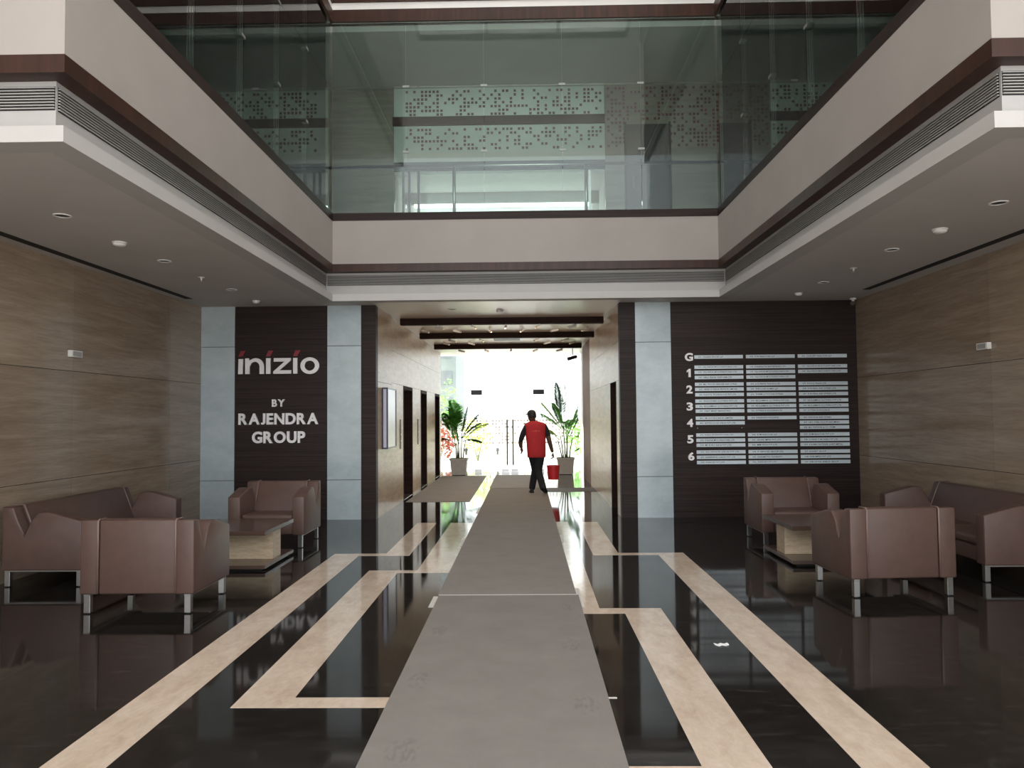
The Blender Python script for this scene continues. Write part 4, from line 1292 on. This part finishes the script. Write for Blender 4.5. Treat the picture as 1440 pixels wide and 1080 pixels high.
bk = thing('bucket', 'red plastic bucket hanging from the walking person\'s hand', 'bucket', (.553, 16.01, .292))
n = 28
prof = [(.001, .004), (.103, .004), (.108, .0), (.134, .27), (.142, .272), (.142, .286), (.131, .286), (.104, .012), (.001, .012)]
MB().lathe(prof, n, cap=False).build('shell', 'bucket', bk, smooth=False)
MB().tube([(-.138 * math.cos(t), 0, .272 + .175 * math.sin(t)) for t in [math.pi * k / 14 for k in range(15)]], .0035, 6).build('bail', 'steel', bk)
MB().tube([(-.03, 0, .447), (.03, 0, .447)], .010, 8).build('grip', 'white_plastic', bk)

# ------------------------------------------------------------------ outside beyond the glass front, and the forecourt
gr = MB().box(-40, 40, YG + .35, 90, -.25, -.02).build('ground_far', 'paving')
struct(gr, 'pale paved yard beyond the glass front', 'ground')
gr = MB().box(-40, 40, -40, -.51, -.25, -.02).build('ground_front', 'paving')  # unseen ground, laid pale to bounce light onto the ceilings
struct(gr, 'pale paved forecourt before the entrance', 'ground')
bw = MB().box(-9, 9, 29.6, 29.85, -.02, 1.52).build('boundary_wall', 'jali')
tag(bw, 'white boundary wall pierced with small squares beyond the glass front', 'wall', kind='structure')
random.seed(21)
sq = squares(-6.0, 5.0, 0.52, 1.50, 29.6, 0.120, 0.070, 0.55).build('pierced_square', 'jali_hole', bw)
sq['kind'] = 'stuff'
for k, (y, h) in enumerate(((28.8, .16), (29.05, .32), (29.3, .46))):
    o = MB().box(-8, 8, y, 29.59, -.02, h).build('step', 'jali', bw)
for x, lab in ((-2.05, 'small grey bollard in the yard nearer the palms of the lift side'), (-.98, 'small grey bollard in the yard facing the door leaf'), (.42, 'small grey bollard in the yard behind the walking person')):
    t = thing('bollard', lab, 'bollard', (x, 26.5, -.02), group='yard bollards')
    MB().lathe([(.10, 0), (.10, .24), (.07, .28), (.05, .30)], 14).build('post', 'paving', t)
    MB().lathe([(.035, .30), (.035, .42), (.06, .43), (.06, .50), (.02, .54)], 14).build('lamp_head', 'dark_metal', t)
def shrub(label, x, y, r, h, m, n, seed):
    t = thing('shrub', label, 'shrub', (x, y, -.02))
    rnd = random.Random(seed)
    mb = MB()
    for i in range(n):
        a, b, q = rnd.uniform(0, 6.28), rnd.uniform(-1, 1), rnd.random() ** .4
        c = Vector((r * q * math.cos(a) * math.sqrt(1 - b * b * .8), r * q * math.sin(a) * math.sqrt(1 - b * b * .8), h * (.55 + .45 * b * q)))
        u = Vector((rnd.uniform(-1, 1), rnd.uniform(-1, 1), rnd.uniform(-.6, .8))).normalized()
        w = u.cross(Vector((rnd.uniform(-1, 1), rnd.uniform(-1, 1), rnd.uniform(-1, 1)))).normalized()
        L, wd = rnd.uniform(.10, .2), rnd.uniform(.025, .05)
        mb.quad(c - u * L / 2, c + w * wd, c + u * L / 2, c - w * wd)
    o = mb.build('foliage', m, t)
    o['kind'] = 'stuff'
    mb = MB()
    for k in range(4):
        a = k * 1.6
        mb.tube([(0, 0, 0), (.25 * r * math.cos(a), .25 * r * math.sin(a), h * .35), (.5 * r * math.cos(a), .5 * r * math.sin(a), h * .65)], [.03, .02, .01], 6)
    mb.build('stem', 'cane', t)
shrub('copper red shrub in the yard behind the bushy palm', -3.05, 27.0, .65, 1.45, 'leaf_red', 420, 1)
shrub('green shrub growing over the boundary wall beside the tall palm', 2.05, 27.9, .7, 1.5, 'leaf', 380, 2)
shrub('yellow-green shrub before the boundary wall beside the bushy palm', -1.75, 28.0, .55, 1.7, 'leaf_yellow', 220, 3)
shrub('tall pale green shrub by the grey-green building', -3.5, 31.2, .9, 3.2, 'leaf', 500, 4)
def block(label, x0, x1, y0, y1, h, wallm, nx, nz, wm='far_window', group=None):
    t = thing('building', label, 'building', ((x0 + x1) / 2, y0, -.02))
    hx = (x1 - x0) / 2
    MB().box(-hx, hx, 0, y1 - y0, 0, h).build('wall', wallm, t)
    sx, sz = 2 * hx / nx, h / nz
    for i in range(nx):
        for k in range(nz):
            xa, za = -hx + sx * (i + .2), sz * (k + .3)
            MB().box(xa, xa + sx * .6, -.05, .0, za, za + sz * .5).build('window', wm, t)
    MB().box(-hx - .1, hx + .1, -.15, y1 - y0 + .1, h, h + .3).build('parapet', wallm, t)
block('narrow grey-green clad building beyond the boundary wall', -6.3, -3.95, 44, 50, 9.0, 'green_building', 2, 6)
block('tall pale apartment block far beyond the boundary wall', -2.2, 3.5, 62, 70, 16.0, 'pale_building', 5, 8, 'pale_building')
